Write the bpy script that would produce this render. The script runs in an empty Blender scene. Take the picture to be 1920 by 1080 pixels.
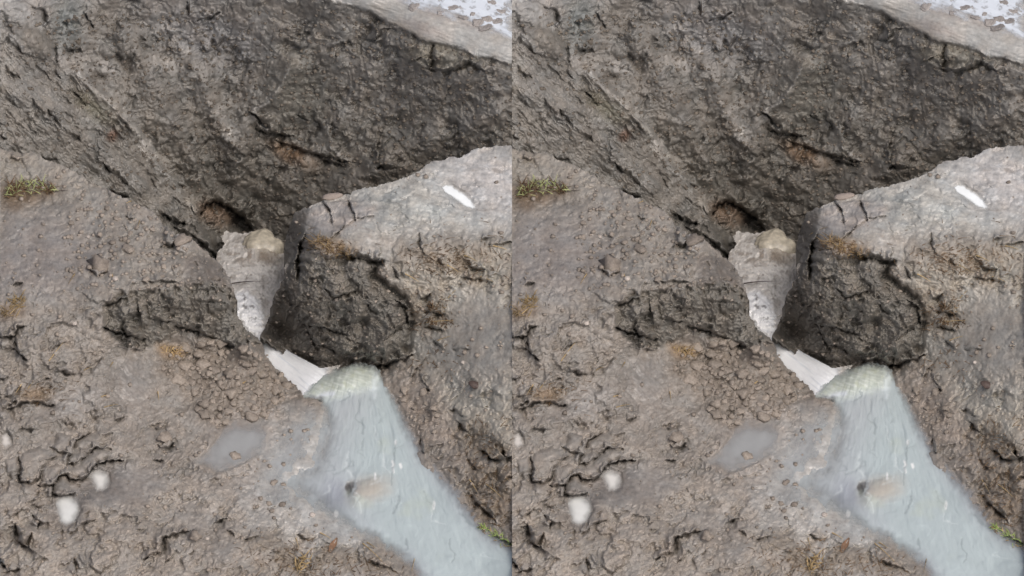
import bpy, math, random
import numpy as np
from mathutils import Vector, Matrix

# ------------------------------------------------------------------ camera, sky, sun, exposure
C = bpy.context.scene.collection
sc = bpy.context.scene
TH = math.radians(48)                       # the camera looks down at 48 degrees
SN, CS = math.sin(TH), math.cos(TH)
PX = 320.0                                  # photo pixels per metre
HALF = 3.0                                  # each of the two side by side views is 3 m wide

cam_d = bpy.data.cameras.new('camera')
cam = bpy.data.objects.new('camera', cam_d); C.objects.link(cam)
cam_d.type = 'ORTHO'; cam_d.ortho_scale = 6.0
cam_d.clip_start = 0.1; cam_d.clip_end = 200
cam.location = (0, -CS*12, SN*12)
cam.rotation_euler = (math.radians(90)-TH, 0, 0)
sc.camera = cam

SUN_EL, SUN_AZ = math.radians(62), math.radians(140)      # high behind the camera, veiled by cloud
w = bpy.data.worlds.new('World'); sc.world = w; w.use_nodes = True
nt = w.node_tree; nt.nodes.clear()
sky = nt.nodes.new('ShaderNodeTexSky'); sky.sky_type = 'NISHITA'; sky.sun_disc = False
sky.sun_elevation = SUN_EL; sky.sun_rotation = SUN_AZ
sky.air_density = 0.6; sky.dust_density = 6.0; sky.ozone_density = 0.6
bgn = nt.nodes.new('ShaderNodeBackground'); bgn.inputs['Strength'].default_value = 0.11
out = nt.nodes.new('ShaderNodeOutputWorld')
nt.links.new(sky.outputs[0], bgn.inputs[0]); nt.links.new(bgn.outputs[0], out.inputs[0])

sun_d = bpy.data.lights.new('sun', 'SUN'); sun_d.energy = 1.5; sun_d.angle = math.radians(45)
sun_d.color = (1.0, 0.992, 0.98)
sun = bpy.data.objects.new('sun', sun_d); C.objects.link(sun)
sdir = Vector((math.sin(SUN_AZ)*math.cos(SUN_EL), math.cos(SUN_AZ)*math.cos(SUN_EL), math.sin(SUN_EL)))
sun.rotation_euler = sdir.to_track_quat('Z', 'Y').to_euler()
sc.view_settings.view_transform = 'Standard'; sc.view_settings.look = 'None'
sc.view_settings.gamma = 1; sc.view_settings.use_curve_mapping = False
sc.view_settings.exposure = 0.0

rng = np.random.default_rng(7); random.seed(7)

def lin(r, g, b):
    f = lambda c: ((c/255+0.055)/1.055)**2.4 if c > 10.3 else c/255/12.92
    return np.array([f(r), f(g), f(b)])

# ------------------------------------------------------------------ noise
def _hash(ix, iy, seed):
    h = (ix.astype(np.int64)*374761393 + iy.astype(np.int64)*668265263 + seed*1442695041) & 0x7fffffff
    h = ((h ^ (h >> 13))*1274126177) & 0x7fffffff
    return (h ^ (h >> 16)) & 0x7fffffff
def perlin(x, y, seed=0):
    x0 = np.floor(x); y0 = np.floor(y); fx = x-x0; fy = y-y0
    u = fx*fx*fx*(fx*(fx*6-15)+10); v = fy*fy*fy*(fy*(fy*6-15)+10)
    def g(ix, iy, dx, dy):
        a = (_hash(ix, iy, seed) % 4096)*(2*math.pi/4096)
        return np.cos(a)*dx + np.sin(a)*dy
    n00 = g(x0, y0, fx, fy); n10 = g(x0+1, y0, fx-1, fy); n01 = g(x0, y0+1, fx, fy-1); n11 = g(x0+1, y0+1, fx-1, fy-1)
    return 1.5*((n00*(1-u)+n10*u)*(1-v) + (n01*(1-u)+n11*u)*v)
def fbm(x, y, size, octv=4, seed=0, gain=0.5, kind=''):
    s = np.zeros_like(x); a = 1.0; t = 0
    for o in range(octv):
        n = perlin(x/size+o*17.3, y/size-o*9.1, seed+o*31)
        if kind == 'ridge': n = 1-2*np.abs(n)
        elif kind == 'billow': n = 2*np.abs(n)-.6
        s += a*n; t += a; a *= gain; size *= .5
    return s/t
def ani(x, y, ang, lng, sht, octv=3, seed=0, kind=''):
    a = math.radians(ang); c, s = math.cos(a), math.sin(a)
    return fbm((x*c+y*s)*sht/lng, (-x*s+y*c), sht, octv, seed, .55, kind)
def worley(x, y, size, seed=0, jit=.9):
    x = x/size; y = y/size; ix = np.floor(x); iy = np.floor(y)
    f1 = np.full_like(x, 9.); f2 = np.full_like(x, 9.); idv = np.zeros_like(x)
    for dx in (-1, 0, 1):
        for dy in (-1, 0, 1):
            cx = ix+dx; cy = iy+dy; h = _hash(cx, cy, seed)
            px = cx+.5+jit*((h % 1024)/1024-.5); py = cy+.5+jit*(((h//1024) % 1024)/1024-.5)
            d = np.hypot(x-px, y-py)
            nw = d < f1
            f2 = np.where(nw, f1, np.minimum(f2, d)); idv = np.where(nw, (h % 997)/997, idv); f1 = np.where(nw, d, f1)
    return f1, f2, idv
def sstep(a, b, x):
    t = np.clip((x-a)/(b-a), 0, 1); return t*t*(3-2*t)
def seg_dist(x, y, pts, closed=False):
    d = np.full(x.shape, 1e9); n = len(pts)
    for i in range(n if closed else n-1):
        ax, ay = pts[i]; bx, by = pts[(i+1) % n]
        vx, vy = bx-ax, by-ay; L = vx*vx+vy*vy+1e-9
        t = np.clip(((x-ax)*vx+(y-ay)*vy)/L, 0, 1)
        d = np.minimum(d, np.hypot(x-ax-t*vx, y-ay-t*vy))
    return d
def inside(x, y, pts):
    r = np.zeros(x.shape, bool); n = len(pts)
    for i in range(n):
        ax, ay = pts[i]; bx, by = pts[(i+1) % n]
        if ay == by: continue
        c = ((ay > y) != (by > y)) & (x < (bx-ax)*(y-ay)/(by-ay)+ax)
        r ^= c
    return r
def sdf(x, y, pts):                       # positive inside
    d = seg_dist(x, y, pts, True)
    return np.where(inside(x, y, pts), d, -d)
def rbf(x, y, pts, c=25.0):
    P = np.array(pts, float); n = len(P)
    k = lambda dx, dy: np.sqrt(dx*dx+dy*dy+c*c)
    A = np.zeros((n+3, n+3))
    A[:n, :n] = k(P[:, None, 0]-P[None, :, 0], P[:, None, 1]-P[None, :, 1])
    A[:n, n] = 1; A[:n, n+1] = P[:, 0]/500; A[:n, n+2] = P[:, 1]/500; A[n:, :n] = A[:n, n:].T
    wv = np.linalg.solve(A, np.concatenate([P[:, 2], [0, 0, 0]]))
    s = wv[n] + wv[n+1]*x/500 + wv[n+2]*y/500
    for i in range(n): s += wv[i]*k(x-P[i, 0], y-P[i, 1])
    return s

CRACK = 2.2
class Layer:
    """a surveyed surface: height z at a grid of lines of sight, relief D along them, soil colour and wetness"""
    def __init__(s, xs, ys, ctrl):
        s.xs = np.asarray(xs, float); s.ys = np.asarray(ys, float)
        s.X, s.Y = np.meshgrid(s.xs, s.ys)
        s.wx = s.X + 6*fbm(s.X, s.Y, 34, 3, 91) + 3.2*fbm(s.X, s.Y, 9, 2, 93); s.wy = s.Y + 6*fbm(s.X, s.Y, 34, 3, 92) + 3.2*fbm(s.X, s.Y, 9, 2, 94)
        s.z = rbf(s.X, s.Y, ctrl); s.D = np.zeros_like(s.X)
        s.col = np.zeros(s.X.shape+(3,)); s.rough = np.full(s.X.shape, .6)
    def win(s, pts, m):
        p = np.array(pts, float)
        i0, i1 = np.searchsorted(s.ys, [p[:, 1].min()-m, p[:, 1].max()+m]); j0, j1 = np.searchsorted(s.xs, [p[:, 0].min()-m, p[:, 0].max()+m])
        return (slice(max(i0-1, 0), i1+1), slice(max(j0-1, 0), j1+1))
    def stroke(s, pts, wd, amp, warp=True, sharp=1.0):
        k = s.win(pts, wd*3+12)
        x, y = (s.wx[k], s.wy[k]) if warp else (s.X[k], s.Y[k])
        if x.size == 0: return
        d = seg_dist(x, y, pts)/wd
        s.D[k] += amp*np.exp(-(d**(2*sharp)))
    def crack(s, pts, wd, dep, lip=.35):    # a slit under a lip: the upper side stands proud, the lower side heals away from it
        k = s.win(pts, wd*6+14); x, y = s.wx[k], s.wy[k]
        if x.size == 0: return
        best = np.full(x.shape, 1e9); sg = np.zeros(x.shape); al = np.zeros(x.shape); acc = 0.0
        for (ax, ay), (bx, by) in zip(pts[:-1], pts[1:]):
            vx, vy = bx-ax, by-ay; L = math.hypot(vx, vy); t = np.clip(((x-ax)*vx+(y-ay)*vy)/L**2, 0, 1)
            d = np.hypot(x-ax-t*vx, y-ay-t*vy); c = (vx*(y-ay)-vy*(x-ax))/L*(1 if vx >= 0 else -1)
            n = d < best; best = np.where(n, d, best); sg = np.where(n, c, sg); al = np.where(n, acc+t*L, al); acc += L
        u = al/acc; k0 = int(pts[0][0]*13+pts[0][1]*7) % 997
        wv = wd*(.75+.9*perlin(al/11., np.full_like(al, k0*1.37), 5))*np.clip(.35+2.2*np.minimum(u, 1-u), .3, 1); wv = np.clip(wv, .6, None)
        q = np.sign(sg)*best/wv
        f = np.where(q >= 0, np.exp(-q/2.6)*sstep(-.1, .5, q), 0)*.55 + np.exp(-(q-.45)**2*2.2)*.6
        dep = dep*CRACK; f *= np.clip(.45+1.1*perlin(al/17.+9, np.full_like(al, k0*.77), 6)+.35, .25, 1.15)
        s.D[k] += -dep*.8*f + dep*lip*np.exp(-((q+1.6)/1.8)**2)*sstep(0, .12, np.minimum(u, 1-u))
    def flakes(s, m, n, g, a_step, a_crease, w=.10):   # irregular flakes of earth with an undercut lower edge, in patches
        g = m*sstep(.05, .34, g)
        s.D += g*(a_step*np.tanh(n/(w*1.3)) - a_crease*np.exp(-((n+w*.9)/w)**2))
    def ledges(s, m, n, k, amp, shp=.22):   # flakes and terraces
        t = n*k; fl = np.floor(t); fr = t-fl
        s.D += m*amp*(fl+sstep(.5-shp, .5+shp, fr)-t*.75)/1.0
    def step(s, pts, dep, fade, side=1):   # drop on the right of the line's direction, healing over 'fade' px
        k = s.win(pts, fade*2.5); x, y = s.wx[k], s.wy[k]
        if x.size == 0: return
        best = np.full(x.shape, 1e9); sg = np.zeros(x.shape)
        for (ax, ay), (bx, by) in zip(pts[:-1], pts[1:]):
            vx, vy = bx-ax, by-ay; L = vx*vx+vy*vy
            t = np.clip(((x-ax)*vx+(y-ay)*vy)/L, 0, 1); d = np.hypot(x-ax-t*vx, y-ay-t*vy)
            c = (vx*(y-ay)-vy*(x-ax))/math.sqrt(L)
            n = d < best; best = np.where(n, d, best); sg = np.where(n, c, sg)
        ends = np.minimum(np.hypot(x-pts[0][0], y-pts[0][1]), np.hypot(x-pts[-1][0], y-pts[-1][1]))
        f = np.exp(-best/fade)*sstep(0, 22, ends)
        s.D[k] += -dep*f*sstep(-1, 2.5, side*sg)
    def blob(s, x0, y0, rx, ry, ang, amp, pw=1.0):
        k = s.win([(x0, y0)], 3*max(rx, ry)+10); x, y = s.wx[k], s.wy[k]
        a = math.radians(ang); c, q = math.cos(a), math.sin(a)
        u = ((x-x0)*c+(y-y0)*q)/rx; v = (-(x-x0)*q+(y-y0)*c)/ry
        s.D[k] += amp*np.exp(-((u*u+v*v)**pw))
    def mask_blob(s, x0, y0, rx, ry, ang=0, soft=.5):
        a = math.radians(ang); c, q = math.cos(a), math.sin(a); x, y = s.wx, s.wy
        u = ((x-x0)*c+(y-y0)*q)/rx; v = (-(x-x0)*q+(y-y0)*c)/ry
        return 1-sstep(1-soft, 1+soft, np.sqrt(u*u+v*v))
    def mask_poly(s, pts, soft): return sstep(-soft, soft, sdf(s.wx, s.wy, pts))
    def tint(s, m, rgb, k=1.0):
        m = (m*k)[..., None]; s.col = s.col*(1-m) + lin(*rgb)*m
    def zz(s): return s.z + s.D*SN
    def at(s, X, Y):
        Z = s.zz(); i = np.clip(np.searchsorted(s.ys, Y)-1, 0, len(s.ys)-2); j = np.clip(np.searchsorted(s.xs, X)-1, 0, len(s.xs)-2)
        fy = (Y-s.ys[i])/(s.ys[i+1]-s.ys[i]); fx = (X-s.xs[j])/(s.xs[j+1]-s.xs[j])
        z = (Z[i, j]*(1-fx)+Z[i, j+1]*fx)*(1-fy)+(Z[i+1, j]*(1-fx)+Z[i+1, j+1]*fx)*fy
        return world(X, Y, float(z))
def world(X, Y, z):
    V = (540-Y)/PX
    return Vector(((X-480)/PX, (V-z*CS)/SN, z))

def build(name, L, quadmask, mat, skirt=None, extra=None, curtain=0):
    Z = L.zz(); V = (540-L.Y)/PX
    co = np.stack([(L.X-480)/PX, (V-Z*CS)/SN, Z], -1).reshape(-1, 3)
    nr, nc = L.X.shape; idx = np.arange(nr*nc).reshape(nr, nc)
    q = np.stack([idx[1:, :-1], idx[1:, 1:], idx[:-1, 1:], idx[:-1, :-1]], -1)[quadmask]
    used, inv = np.unique(q.ravel(), return_inverse=True)
    q = inv.reshape(-1, 4); co = co[used]; col = L.col.reshape(-1, 3)[used]; ro = L.rough.ravel()[used]
    ex = extra.ravel()[used] if extra is not None else None
    X = L.X.ravel()[used]; Y = L.Y.ravel()[used]
    if skirt:
        e = np.concatenate([q[:, [0, 1]], q[:, [1, 2]], q[:, [2, 3]], q[:, [3, 0]]])
        key = e.min(1).astype(np.int64)*len(co)+e.max(1)
        _, fi, cnt = np.unique(key, return_index=True, return_counts=True)
        e = e[fi[cnt == 1]]
        ex0, ey0 = X[e].min(1), Y[e].min(1); ex1, ey1 = X[e].max(1), Y[e].max(1)
        keep = ~((ex1 <= L.xs[0]) | (ex0 >= L.xs[-1]) | (ey0 >= L.ys[-1]))
        e = e[keep]
        bv, binv = np.unique(e.ravel(), return_inverse=True); be = binv.reshape(-1, 2)
        prev = bv; off = 0.0; nlev = 7
        for l in range(nlev):
            off += skirt/nlev
            c2 = co[bv].copy(); c2[:, 2] -= off
            c2[:, 1] += .006*np.sin(c2[:, 0]*37+l)*min(l, 2) + .70*off
            base = len(co); co = np.concatenate([co, c2])
            col = np.concatenate([col, col[bv]]); ro = np.concatenate([ro, ro[bv]])
            cur = base+np.arange(len(bv))
            q = np.concatenate([q, np.stack([prev[be[:, 1]], prev[be[:, 0]], cur[be[:, 0]], cur[be[:, 1]]], -1)])
            prev = cur
    if curtain:                              # close the earth at both sides of the sheet
        for col_i, dx in ((0, .0015), (nc-1, -.0015)):
            rows = np.nonzero(quadmask[:, 0 if col_i == 0 else -1])[0]
            a_ = np.searchsorted(used, idx[rows, col_i]); b_ = np.searchsorted(used, idx[rows+1, col_i])
            allv = np.unique(np.concatenate([a_, b_])); base = len(co)
            top = co[allv].copy(); top[:, 0] += dx; top[:, 2] -= .004; bot = top.copy(); bot[:, 2] -= curtain
            co = np.concatenate([co, top, bot]); col = np.concatenate([col, col[allv], col[allv]]); ro = np.concatenate([ro, ro[allv], ro[allv]])
            ia = np.searchsorted(allv, a_); ib = np.searchsorted(allv, b_); nA = len(allv)
            q = np.concatenate([q, np.stack([base+ia, base+ib, base+nA+ib, base+nA+ia], -1)])
    me = bpy.data.meshes.new(name)
    me.vertices.add(len(co)); me.vertices.foreach_set('co', co.astype(np.float32).ravel())
    me.loops.add(q.size); me.loops.foreach_set('vertex_index', q.astype(np.int32).ravel())
    me.polygons.add(len(q)); me.polygons.foreach_set('loop_start', np.arange(0, q.size, 4, dtype=np.int32))
    me.polygons.foreach_set('use_smooth', np.ones(len(q), bool))
    me.update(calc_edges=True)
    a = me.attributes.new('soil', 'FLOAT_COLOR', 'POINT'); a.data.foreach_set('color', np.concatenate([np.clip(col*(np.array([.958,1.,1.03]) if mat.name == 'mud' else 1), 0, 1), np.ones((len(col), 1))], 1).astype(np.float32).ravel())
    a = me.attributes.new('rough', 'FLOAT', 'POINT'); a.data.foreach_set('value', ro.astype(np.float32))
    if ex is not None:
        a = me.attributes.new('opacity', 'FLOAT', 'POINT'); a.data.foreach_set('value', ex.astype(np.float32))
    me.materials.append(mat)
    o = bpy.data.objects.new(name, me); C.objects.link(o)
    return o

# ------------------------------------------------------------------ materials
def new_mat(name):
    m = bpy.data.materials.new(name); m.use_nodes = True
    return m, m.node_tree.nodes, m.node_tree.links, m.node_tree.nodes['Principled BSDF']
def mud_mat():
    m, N, L, b = new_mat('mud')
    at = N.new('ShaderNodeAttribute'); at.attribute_name = 'soil'
    ro = N.new('ShaderNodeAttribute'); ro.attribute_name = 'rough'
    tc = N.new('ShaderNodeTexCoord')
    n1 = N.new('ShaderNodeTexNoise'); n1.inputs['Scale'].default_value = 38; n1.inputs['Detail'].default_value = 6; n1.inputs['Roughness'].default_value = .65
    n2 = N.new('ShaderNodeTexNoise'); n2.inputs['Scale'].default_value = 9; n2.inputs['Detail'].default_value = 4
    for n in (n1, n2): L.new(tc.outputs['Object'], n.inputs['Vector'])
    r1 = N.new('ShaderNodeMapRange'); r1.inputs[1].default_value = .25; r1.inputs[2].default_value = .75; r1.inputs[3].default_value = .72; r1.inputs[4].default_value = 1.28
    L.new(n1.outputs[0], r1.inputs[0])
    cr = N.new('ShaderNodeValToRGB'); cr.color_ramp.elements[0].position = .35; cr.color_ramp.elements[0].color = (1.03, 1.0, .965, 1)
    cr.color_ramp.elements[1].position = .65; cr.color_ramp.elements[1].color = (.97, 1.0, 1.02, 1); L.new(n2.outputs[0], cr.inputs[0])
    mx = N.new('ShaderNodeMix'); mx.data_type = 'RGBA'; mx.blend_type = 'MULTIPLY'; mx.inputs[0].default_value = 1
    L.new(at.outputs['Color'], mx.inputs[6]); L.new(cr.outputs[0], mx.inputs[7])
    m2 = N.new('ShaderNodeVectorMath'); m2.operation = 'SCALE'; L.new(mx.outputs[2], m2.inputs[0]); L.new(r1.outputs[0], m2.inputs['Scale'])
    L.new(m2.outputs[0], b.inputs['Base Color'])
    L.new(ro.outputs['Fac'], b.inputs['Roughness'])
    b.inputs['Specular IOR Level'].default_value = .5
    n3 = N.new('ShaderNodeTexNoise'); n3.inputs['Scale'].default_value = 70; n3.inputs['Detail'].default_value = 5; L.new(tc.outputs['Object'], n3.inputs['Vector'])
    bp = N.new('ShaderNodeBump'); bp.inputs['Strength'].default_value = .22; bp.inputs['Distance'].default_value = .007
    L.new(n3.outputs[0], bp.inputs['Height']); L.new(bp.outputs[0], b.inputs['Normal'])
    return m
def water_mat(name='milky_water', alpha=True):
    m, N, L, b = new_mat(name)
    at = N.new('ShaderNodeAttribute'); at.attribute_name = 'soil'
    ro = N.new('ShaderNodeAttribute'); ro.attribute_name = 'rough'
    L.new(at.outputs['Color'], b.inputs['Base Color']); L.new(ro.outputs['Fac'], b.inputs['Roughness'])
    b.inputs['IOR'].default_value = 1.33
    if alpha:
        op = N.new('ShaderNodeAttribute'); op.attribute_name = 'opacity'; L.new(op.outputs['Fac'], b.inputs['Alpha'])
    tc = N.new('ShaderNodeTexCoord'); n = N.new('ShaderNodeTexNoise'); n.inputs['Scale'].default_value = 30; n.inputs['Detail'].default_value = 3
    L.new(tc.outputs['Object'], n.inputs['Vector'])
    bp = N.new('ShaderNodeBump'); bp.inputs['Strength'].default_value = .15; bp.inputs['Distance'].default_value = .01
    L.new(n.outputs[0], bp.inputs['Height']); L.new(bp.outputs[0], b.inputs['Normal'])
    return m
def simple_mat(name, rgb, rough=.6, var=.35, scale=40, rnd=.3, bump=.3):
    m, N, L, b = new_mat(name); c = lin(*rgb)
    tc = N.new('ShaderNodeTexCoord'); n = N.new('ShaderNodeTexNoise'); n.inputs['Scale'].default_value = scale; n.inputs['Detail'].default_value = 4
    L.new(tc.outputs['Object'], n.inputs['Vector'])
    oi = N.new('ShaderNodeObjectInfo')
    r = N.new('ShaderNodeMapRange'); r.inputs[1].default_value = .3; r.inputs[2].default_value = .7; r.inputs[3].default_value = 1-var; r.inputs[4].default_value = 1+var
    L.new(n.outputs[0], r.inputs[0])
    q = N.new('ShaderNodeMapRange'); q.inputs[3].default_value = 1-rnd; q.inputs[4].default_value = 1+rnd; L.new(oi.outputs['Random'], q.inputs[0])
    mu = N.new('ShaderNodeMath'); mu.operation = 'MULTIPLY'; L.new(r.outputs[0], mu.inputs[0]); L.new(q.outputs[0], mu.inputs[1])
    s = N.new('ShaderNodeVectorMath'); s.operation = 'SCALE'; s.inputs[0].default_value = c; L.new(mu.outputs[0], s.inputs['Scale'])
    L.new(s.outputs[0], b.inputs['Base Color']); b.inputs['Roughness'].default_value = rough
    if bump:
        bp = N.new('ShaderNodeBump'); bp.inputs['Strength'].default_value = bump; bp.inputs['Distance'].default_value = .006
        L.new(n.outputs[0], bp.inputs['Height']); L.new(bp.outputs[0], b.inputs['Normal'])
    return m
MUD = mud_mat(); WATER = water_mat(); 

# ------------------------------------------------------------------ near ground: both banks, the chunk of earth, the stream bed
ST = 1.25
xs = np.arange(0, 960+.1, ST)
tail = 1110+np.cumsum(6*1.12**np.arange(28))
NEAR = Layer(xs, np.concatenate([np.arange(255, 1110+.1, ST), tail]), [
 (0,285,0),(130,320,0),(290,400,-.02),(345,440,-.01),(0,450,0),(200,480,0),(380,500,-.05),(410,492,-.16),(0,580,-.03),(190,545,0),(330,530,0),(430,540,-.15),
 (215,560,-.01),(270,550,-.01),(330,545,-.02),(440,555,-.2),(245,632,-.25),(330,640,-.42),(430,650,-.47),(488,640,-.52),(200,620,-.12),(235,655,-.28),(280,655,-.36),
 (0,660,-.1),(100,700,-.2),(100,800,-.3),(0,800,-.25),(300,720,-.42),(430,690,-.47),(485,690,-.52),(520,760,-.57),(400,820,-.46),(500,900,-.52),
 (200,950,-.38),(0,1080,-.33),(300,1080,-.4),(600,1040,-.47),(750,1090,-.45),(560,745,-.62),
 (650,705,-.64),(710,705,-.64),(620,780,-.59),(740,850,-.56),(620,930,-.53),(800,950,-.51),(900,1060,-.46),(960,1080,-.40),(850,1080,-.46),
 (800,650,-.45),(850,600,-.25),(960,600,-.06),(960,500,-.03),(800,500,-.06),(830,720,-.46),(960,720,-.17),(960,850,-.29),(860,850,-.49),(930,960,-.40),(770,740,-.57),
 (960,275,.02),(820,300,0),(640,365,-.03),(580,388,-.06),(700,420,0),(960,400,.03),(850,450,0),(610,430,-.03),(555,410,-.14),(535,460,-.4),
 (575,470,-.07),(640,485,-.04),(712,485,-.03),(548,500,-.25),(690,520,-.12),(640,520,-.14),(520,560,-.45),(495,632,-.72),(540,670,-.79),(600,693,-.73),(660,688,-.66),(720,690,-.62),
 (765,650,-.5),(762,560,-.24),(772,600,-.36),(620,590,-.44),(700,600,-.4),(550,580,-.44),
 (0,1500,-.3),(480,1500,-.42),(960,1500,-.38),(0,2200,-.2),(480,2200,-.3),(960,2200,-.3)])
N = NEAR; X, Y = N.X, N.Y

P_UPLEFT = [(-50,200),(0,280),(130,315),(290,400),(345,440),(412,490),(440,545),(330,535),(215,552),(195,575),(0,600),(-50,600)]
P_TONGUE = [(1010,240),(960,275),(890,278),(820,300),(760,332),(640,365),(580,385),(560,430),(600,440),(660,470),(715,485),(760,470),(850,450),(960,430),(1010,430)]
P_CHUNK = [(488,630),(508,575),(530,520),(548,490),(556,462),(572,470),(600,482),(640,488),(668,480),(715,490),(702,515),(742,545),(762,562),(776,600),(768,650),(742,682),(715,695),(655,690),(600,700),(540,668)]
P_CLIFF = [(195,575),(215,552),(270,545),(330,538),(405,530),(442,552),(452,590),(488,640),(430,655),(395,632),(330,628),(280,652),(235,650),(195,612)]
P_POOL = [(570,740),(584,722),(604,706),(628,694),(655,687),(684,683),(702,689),(713,702),(728,735),(765,790),(800,855),(850,905),(880,950),(908,988),(960,1020),(1100,1110),(1300,1500),(1200,1500),(950,1300),(800,1110),(765,1058),(705,1015),(655,998),(600,968),(548,932),(538,900),(556,876),(578,862),(592,820),(600,780),(602,748)]
P_RUBBLE = [(330,650),(400,640),(490,660),(540,720),(520,770),(470,790),(440,830),(390,790),(340,730),(300,690)]

m_chunk = N.mask_poly(P_CHUNK, 4); m_cliff = N.mask_poly(P_CLIFF, 5)
m_tongue = N.mask_poly(P_TONGUE, 36); m_up = N.mask_poly(P_UPLEFT, 25)
m_rub = N.mask_poly(P_RUBBLE, 30); d_pool = sdf(N.wx, N.wy, P_POOL)
m_lit = np.maximum.reduce([N.mask_blob(850,490,110,40,10,.7), N.mask_blob(800,580,45,40,30,.6), N.mask_blob(625,465,45,22,10,.5), N.mask_blob(920,930,70,80,40,.6), N.mask_blob(600,1060,150,50,12,.6), N.mask_blob(910,830,50,50,40,.5)])
m_lit = m_lit*(.25+.75*sstep(-.3,.15,fbm(X,Y,38,3,17)))
m_furrow = N.mask_blob(60,720,190,170,0,.7)*(1-m_up)
m_mudlow = N.mask_poly([(-40,800),(150,770),(300,830),(420,880),(520,940),(600,1000),(600,1200),(-40,1200)], 50)
m_smooth = np.maximum.reduce([N.mask_blob(235,912,75,38,-10,.5), N.mask_blob(400,1010,90,40,20,.6)*.6, N.mask_blob(130,755,80,28,-10,.6)*.8, N.mask_blob(250,720,35,60,0,.6)*.8, N.mask_blob(60,460,120,70,0,.7)*.7, N.mask_blob(890,640,110,90,0,.7)*.95, N.mask_blob(455,815,50,35,0,.6)*.8])
m_silt = np.exp(-(np.clip(-d_pool,0,None)/85)**2)*(1-sstep(640,720,X))*sstep(740,800,Y)
m_smooth = np.clip(np.maximum(m_smooth, m_silt*.9)*(1-m_lit), 0, 1)

# soil colours, with some shade and sky sheen painted in
N.col[:] = lin(142,133,124)
N.tint(sstep(760,1000,Y), (150,140,130))
N.tint(m_up, (141,133,124)); N.tint(N.mask_blob(20,330,130,60,0,.8), (146,137,126)); N.tint(N.mask_blob(60,490,110,70,0,.8), (140,131,124))
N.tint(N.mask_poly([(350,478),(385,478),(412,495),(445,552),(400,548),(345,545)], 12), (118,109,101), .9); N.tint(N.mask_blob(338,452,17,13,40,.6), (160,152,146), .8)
N.tint(N.mask_poly([(740,500),(960,450),(1000,720),(960,850),(840,800),(770,700)], 40), (170,162,150))
N.tint(m_tongue, (173,170,163)); N.tint(m_tongue*sstep(395,470,N.wy+14*fbm(N.X,N.Y,40,3,18)), (156,147,138), .8); N.tint(N.mask_blob(930,345,110,60,20,.8), (188,181,176), .8)  # sky sheen on the wet tongue is painted as paler mud
N.tint(N.mask_poly([(575,388),(660,372),(705,385),(700,410),(640,440),(580,440)], 12), (158,149,142), .9)
N.tint(m_rub, (134,122,110), .7)
N.tint(N.mask_poly([(440,770),(560,740),(620,760),(620,860),(520,920),(560,960),(480,960),(380,870)], 45), (142,130,120), .9)
N.tint(N.mask_blob(800,770,40,90,-30,.7), (140,127,116), .8)
N.tint(m_smooth, (136,129,123), .6)
N.tint(m_silt*(.7+.3*sstep(-.3,.3,fbm(X,Y,30,3,16))), (182,178,172), .95); N.tint(m_lit, (126,110,92), .65)
N.tint(m_cliff, (124,117,108)); N.tint(m_chunk, (120,113,104)); N.tint(m_chunk*N.mask_poly([(480,635),(505,565),(545,500),(575,560),(610,620),(660,670),(720,690),(720,720),(560,720)], 18), (92,85,77), .75)  # last tint paints shade into the block's lower left
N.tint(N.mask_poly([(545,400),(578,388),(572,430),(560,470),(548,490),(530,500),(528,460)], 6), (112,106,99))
N.tint(N.mask_blob(625,462,42,14,8,.6)*(0.5+.5*sstep(-.2,.3,fbm(X,Y,12,2,5))), (140,108,66), .6)
N.tint(N.mask_blob(320,658,28,14,10,.6), (138,108,70), .6); N.tint(N.mask_blob(68,740,32,14,-10,.6), (136,108,74), .5)
for (a, b) in ((22,358),(70,362),(30,378),(15,585)): N.tint(N.mask_blob(a,b,30,16,-10,.7), (104,82,58), .6)
N.col *= (1+m_tongue*(.28*ani(X,Y,18,60,12,4,13)+.18*fbm(X,Y,26,3,14)))[...,None]
N.tint(m_tongue*sstep(.25,.6,ani(X,Y,15,40,9,3,15)), (140,131,123), .6)
for (a,b,rx,ry,an) in ((192,905,44,32,-20),(126,960,40,44,0),(158,925,34,18,-50)): N.tint(N.mask_blob(a,b,rx,ry,an,.6), (118,111,105), .75)
# blotches of silt and damp
bl = fbm(X,Y,60,4,11)
N.col *= (1+.30*bl)[...,None]
bl2 = fbm(X,Y,14,3,12); N.col *= (1+.22*bl2)[...,None]

# relief
lump = fbm(X,Y,40,5,20,.55); f1a, f2a, ida = worley(N.wx, N.wy, 17, 3); f1b, f2b, idb = worley(N.wx, N.wy, 9, 4)
f1c, f2c, idc = worley(N.wx, N.wy, 34, 8)
rough_k = np.clip(1-.85*m_smooth-.55*m_tongue, .12, 1)*(1-sstep(-15,10,d_pool)*.95)
N.D += .034*fbm(X,Y,125,2,19)*(1-.5*m_tongue)*(1-sstep(-25,5,d_pool)) + .016*lump*(1-.6*m_tongue) + .007*fbm(X,Y,13,3,21)*rough_k
N.D += .011*ani(X,Y,-32,60,13,3,22,'ridge')*m_furrow*rough_k*.7
N.D += .006*ani(X,Y,-15,40,16,3,23,'ridge')*m_mudlow*rough_k
N.D += .006*ani(X,Y,15,50,12,4,24,'ridge')*m_tongue
N.D += m_rub*rough_k*(.02*(.6-f1a) + .010*(.6-f1b))
m_crumb = N.mask_blob(235,460,130,75,15,.7)
f14 = worley(N.wx,N.wy,14,180)
N.D += np.maximum(m_up*.5,m_crumb)*(.018*np.clip(.55-f1b,0,1)*(idb>.45)+.022*np.clip(.5-f14[0],0,1)*(f14[2]>.55))*(1-m_smooth) 
N.D += m_lit*(.008*fbm(X,Y,12,3,26,.6,'billow')+.008*ani(X,Y,25,34,9,2,27,'ridge'))
m_rb = N.mask_poly([(730,700),(960,650),(960,980),(880,950),(790,830)], 40)
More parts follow.
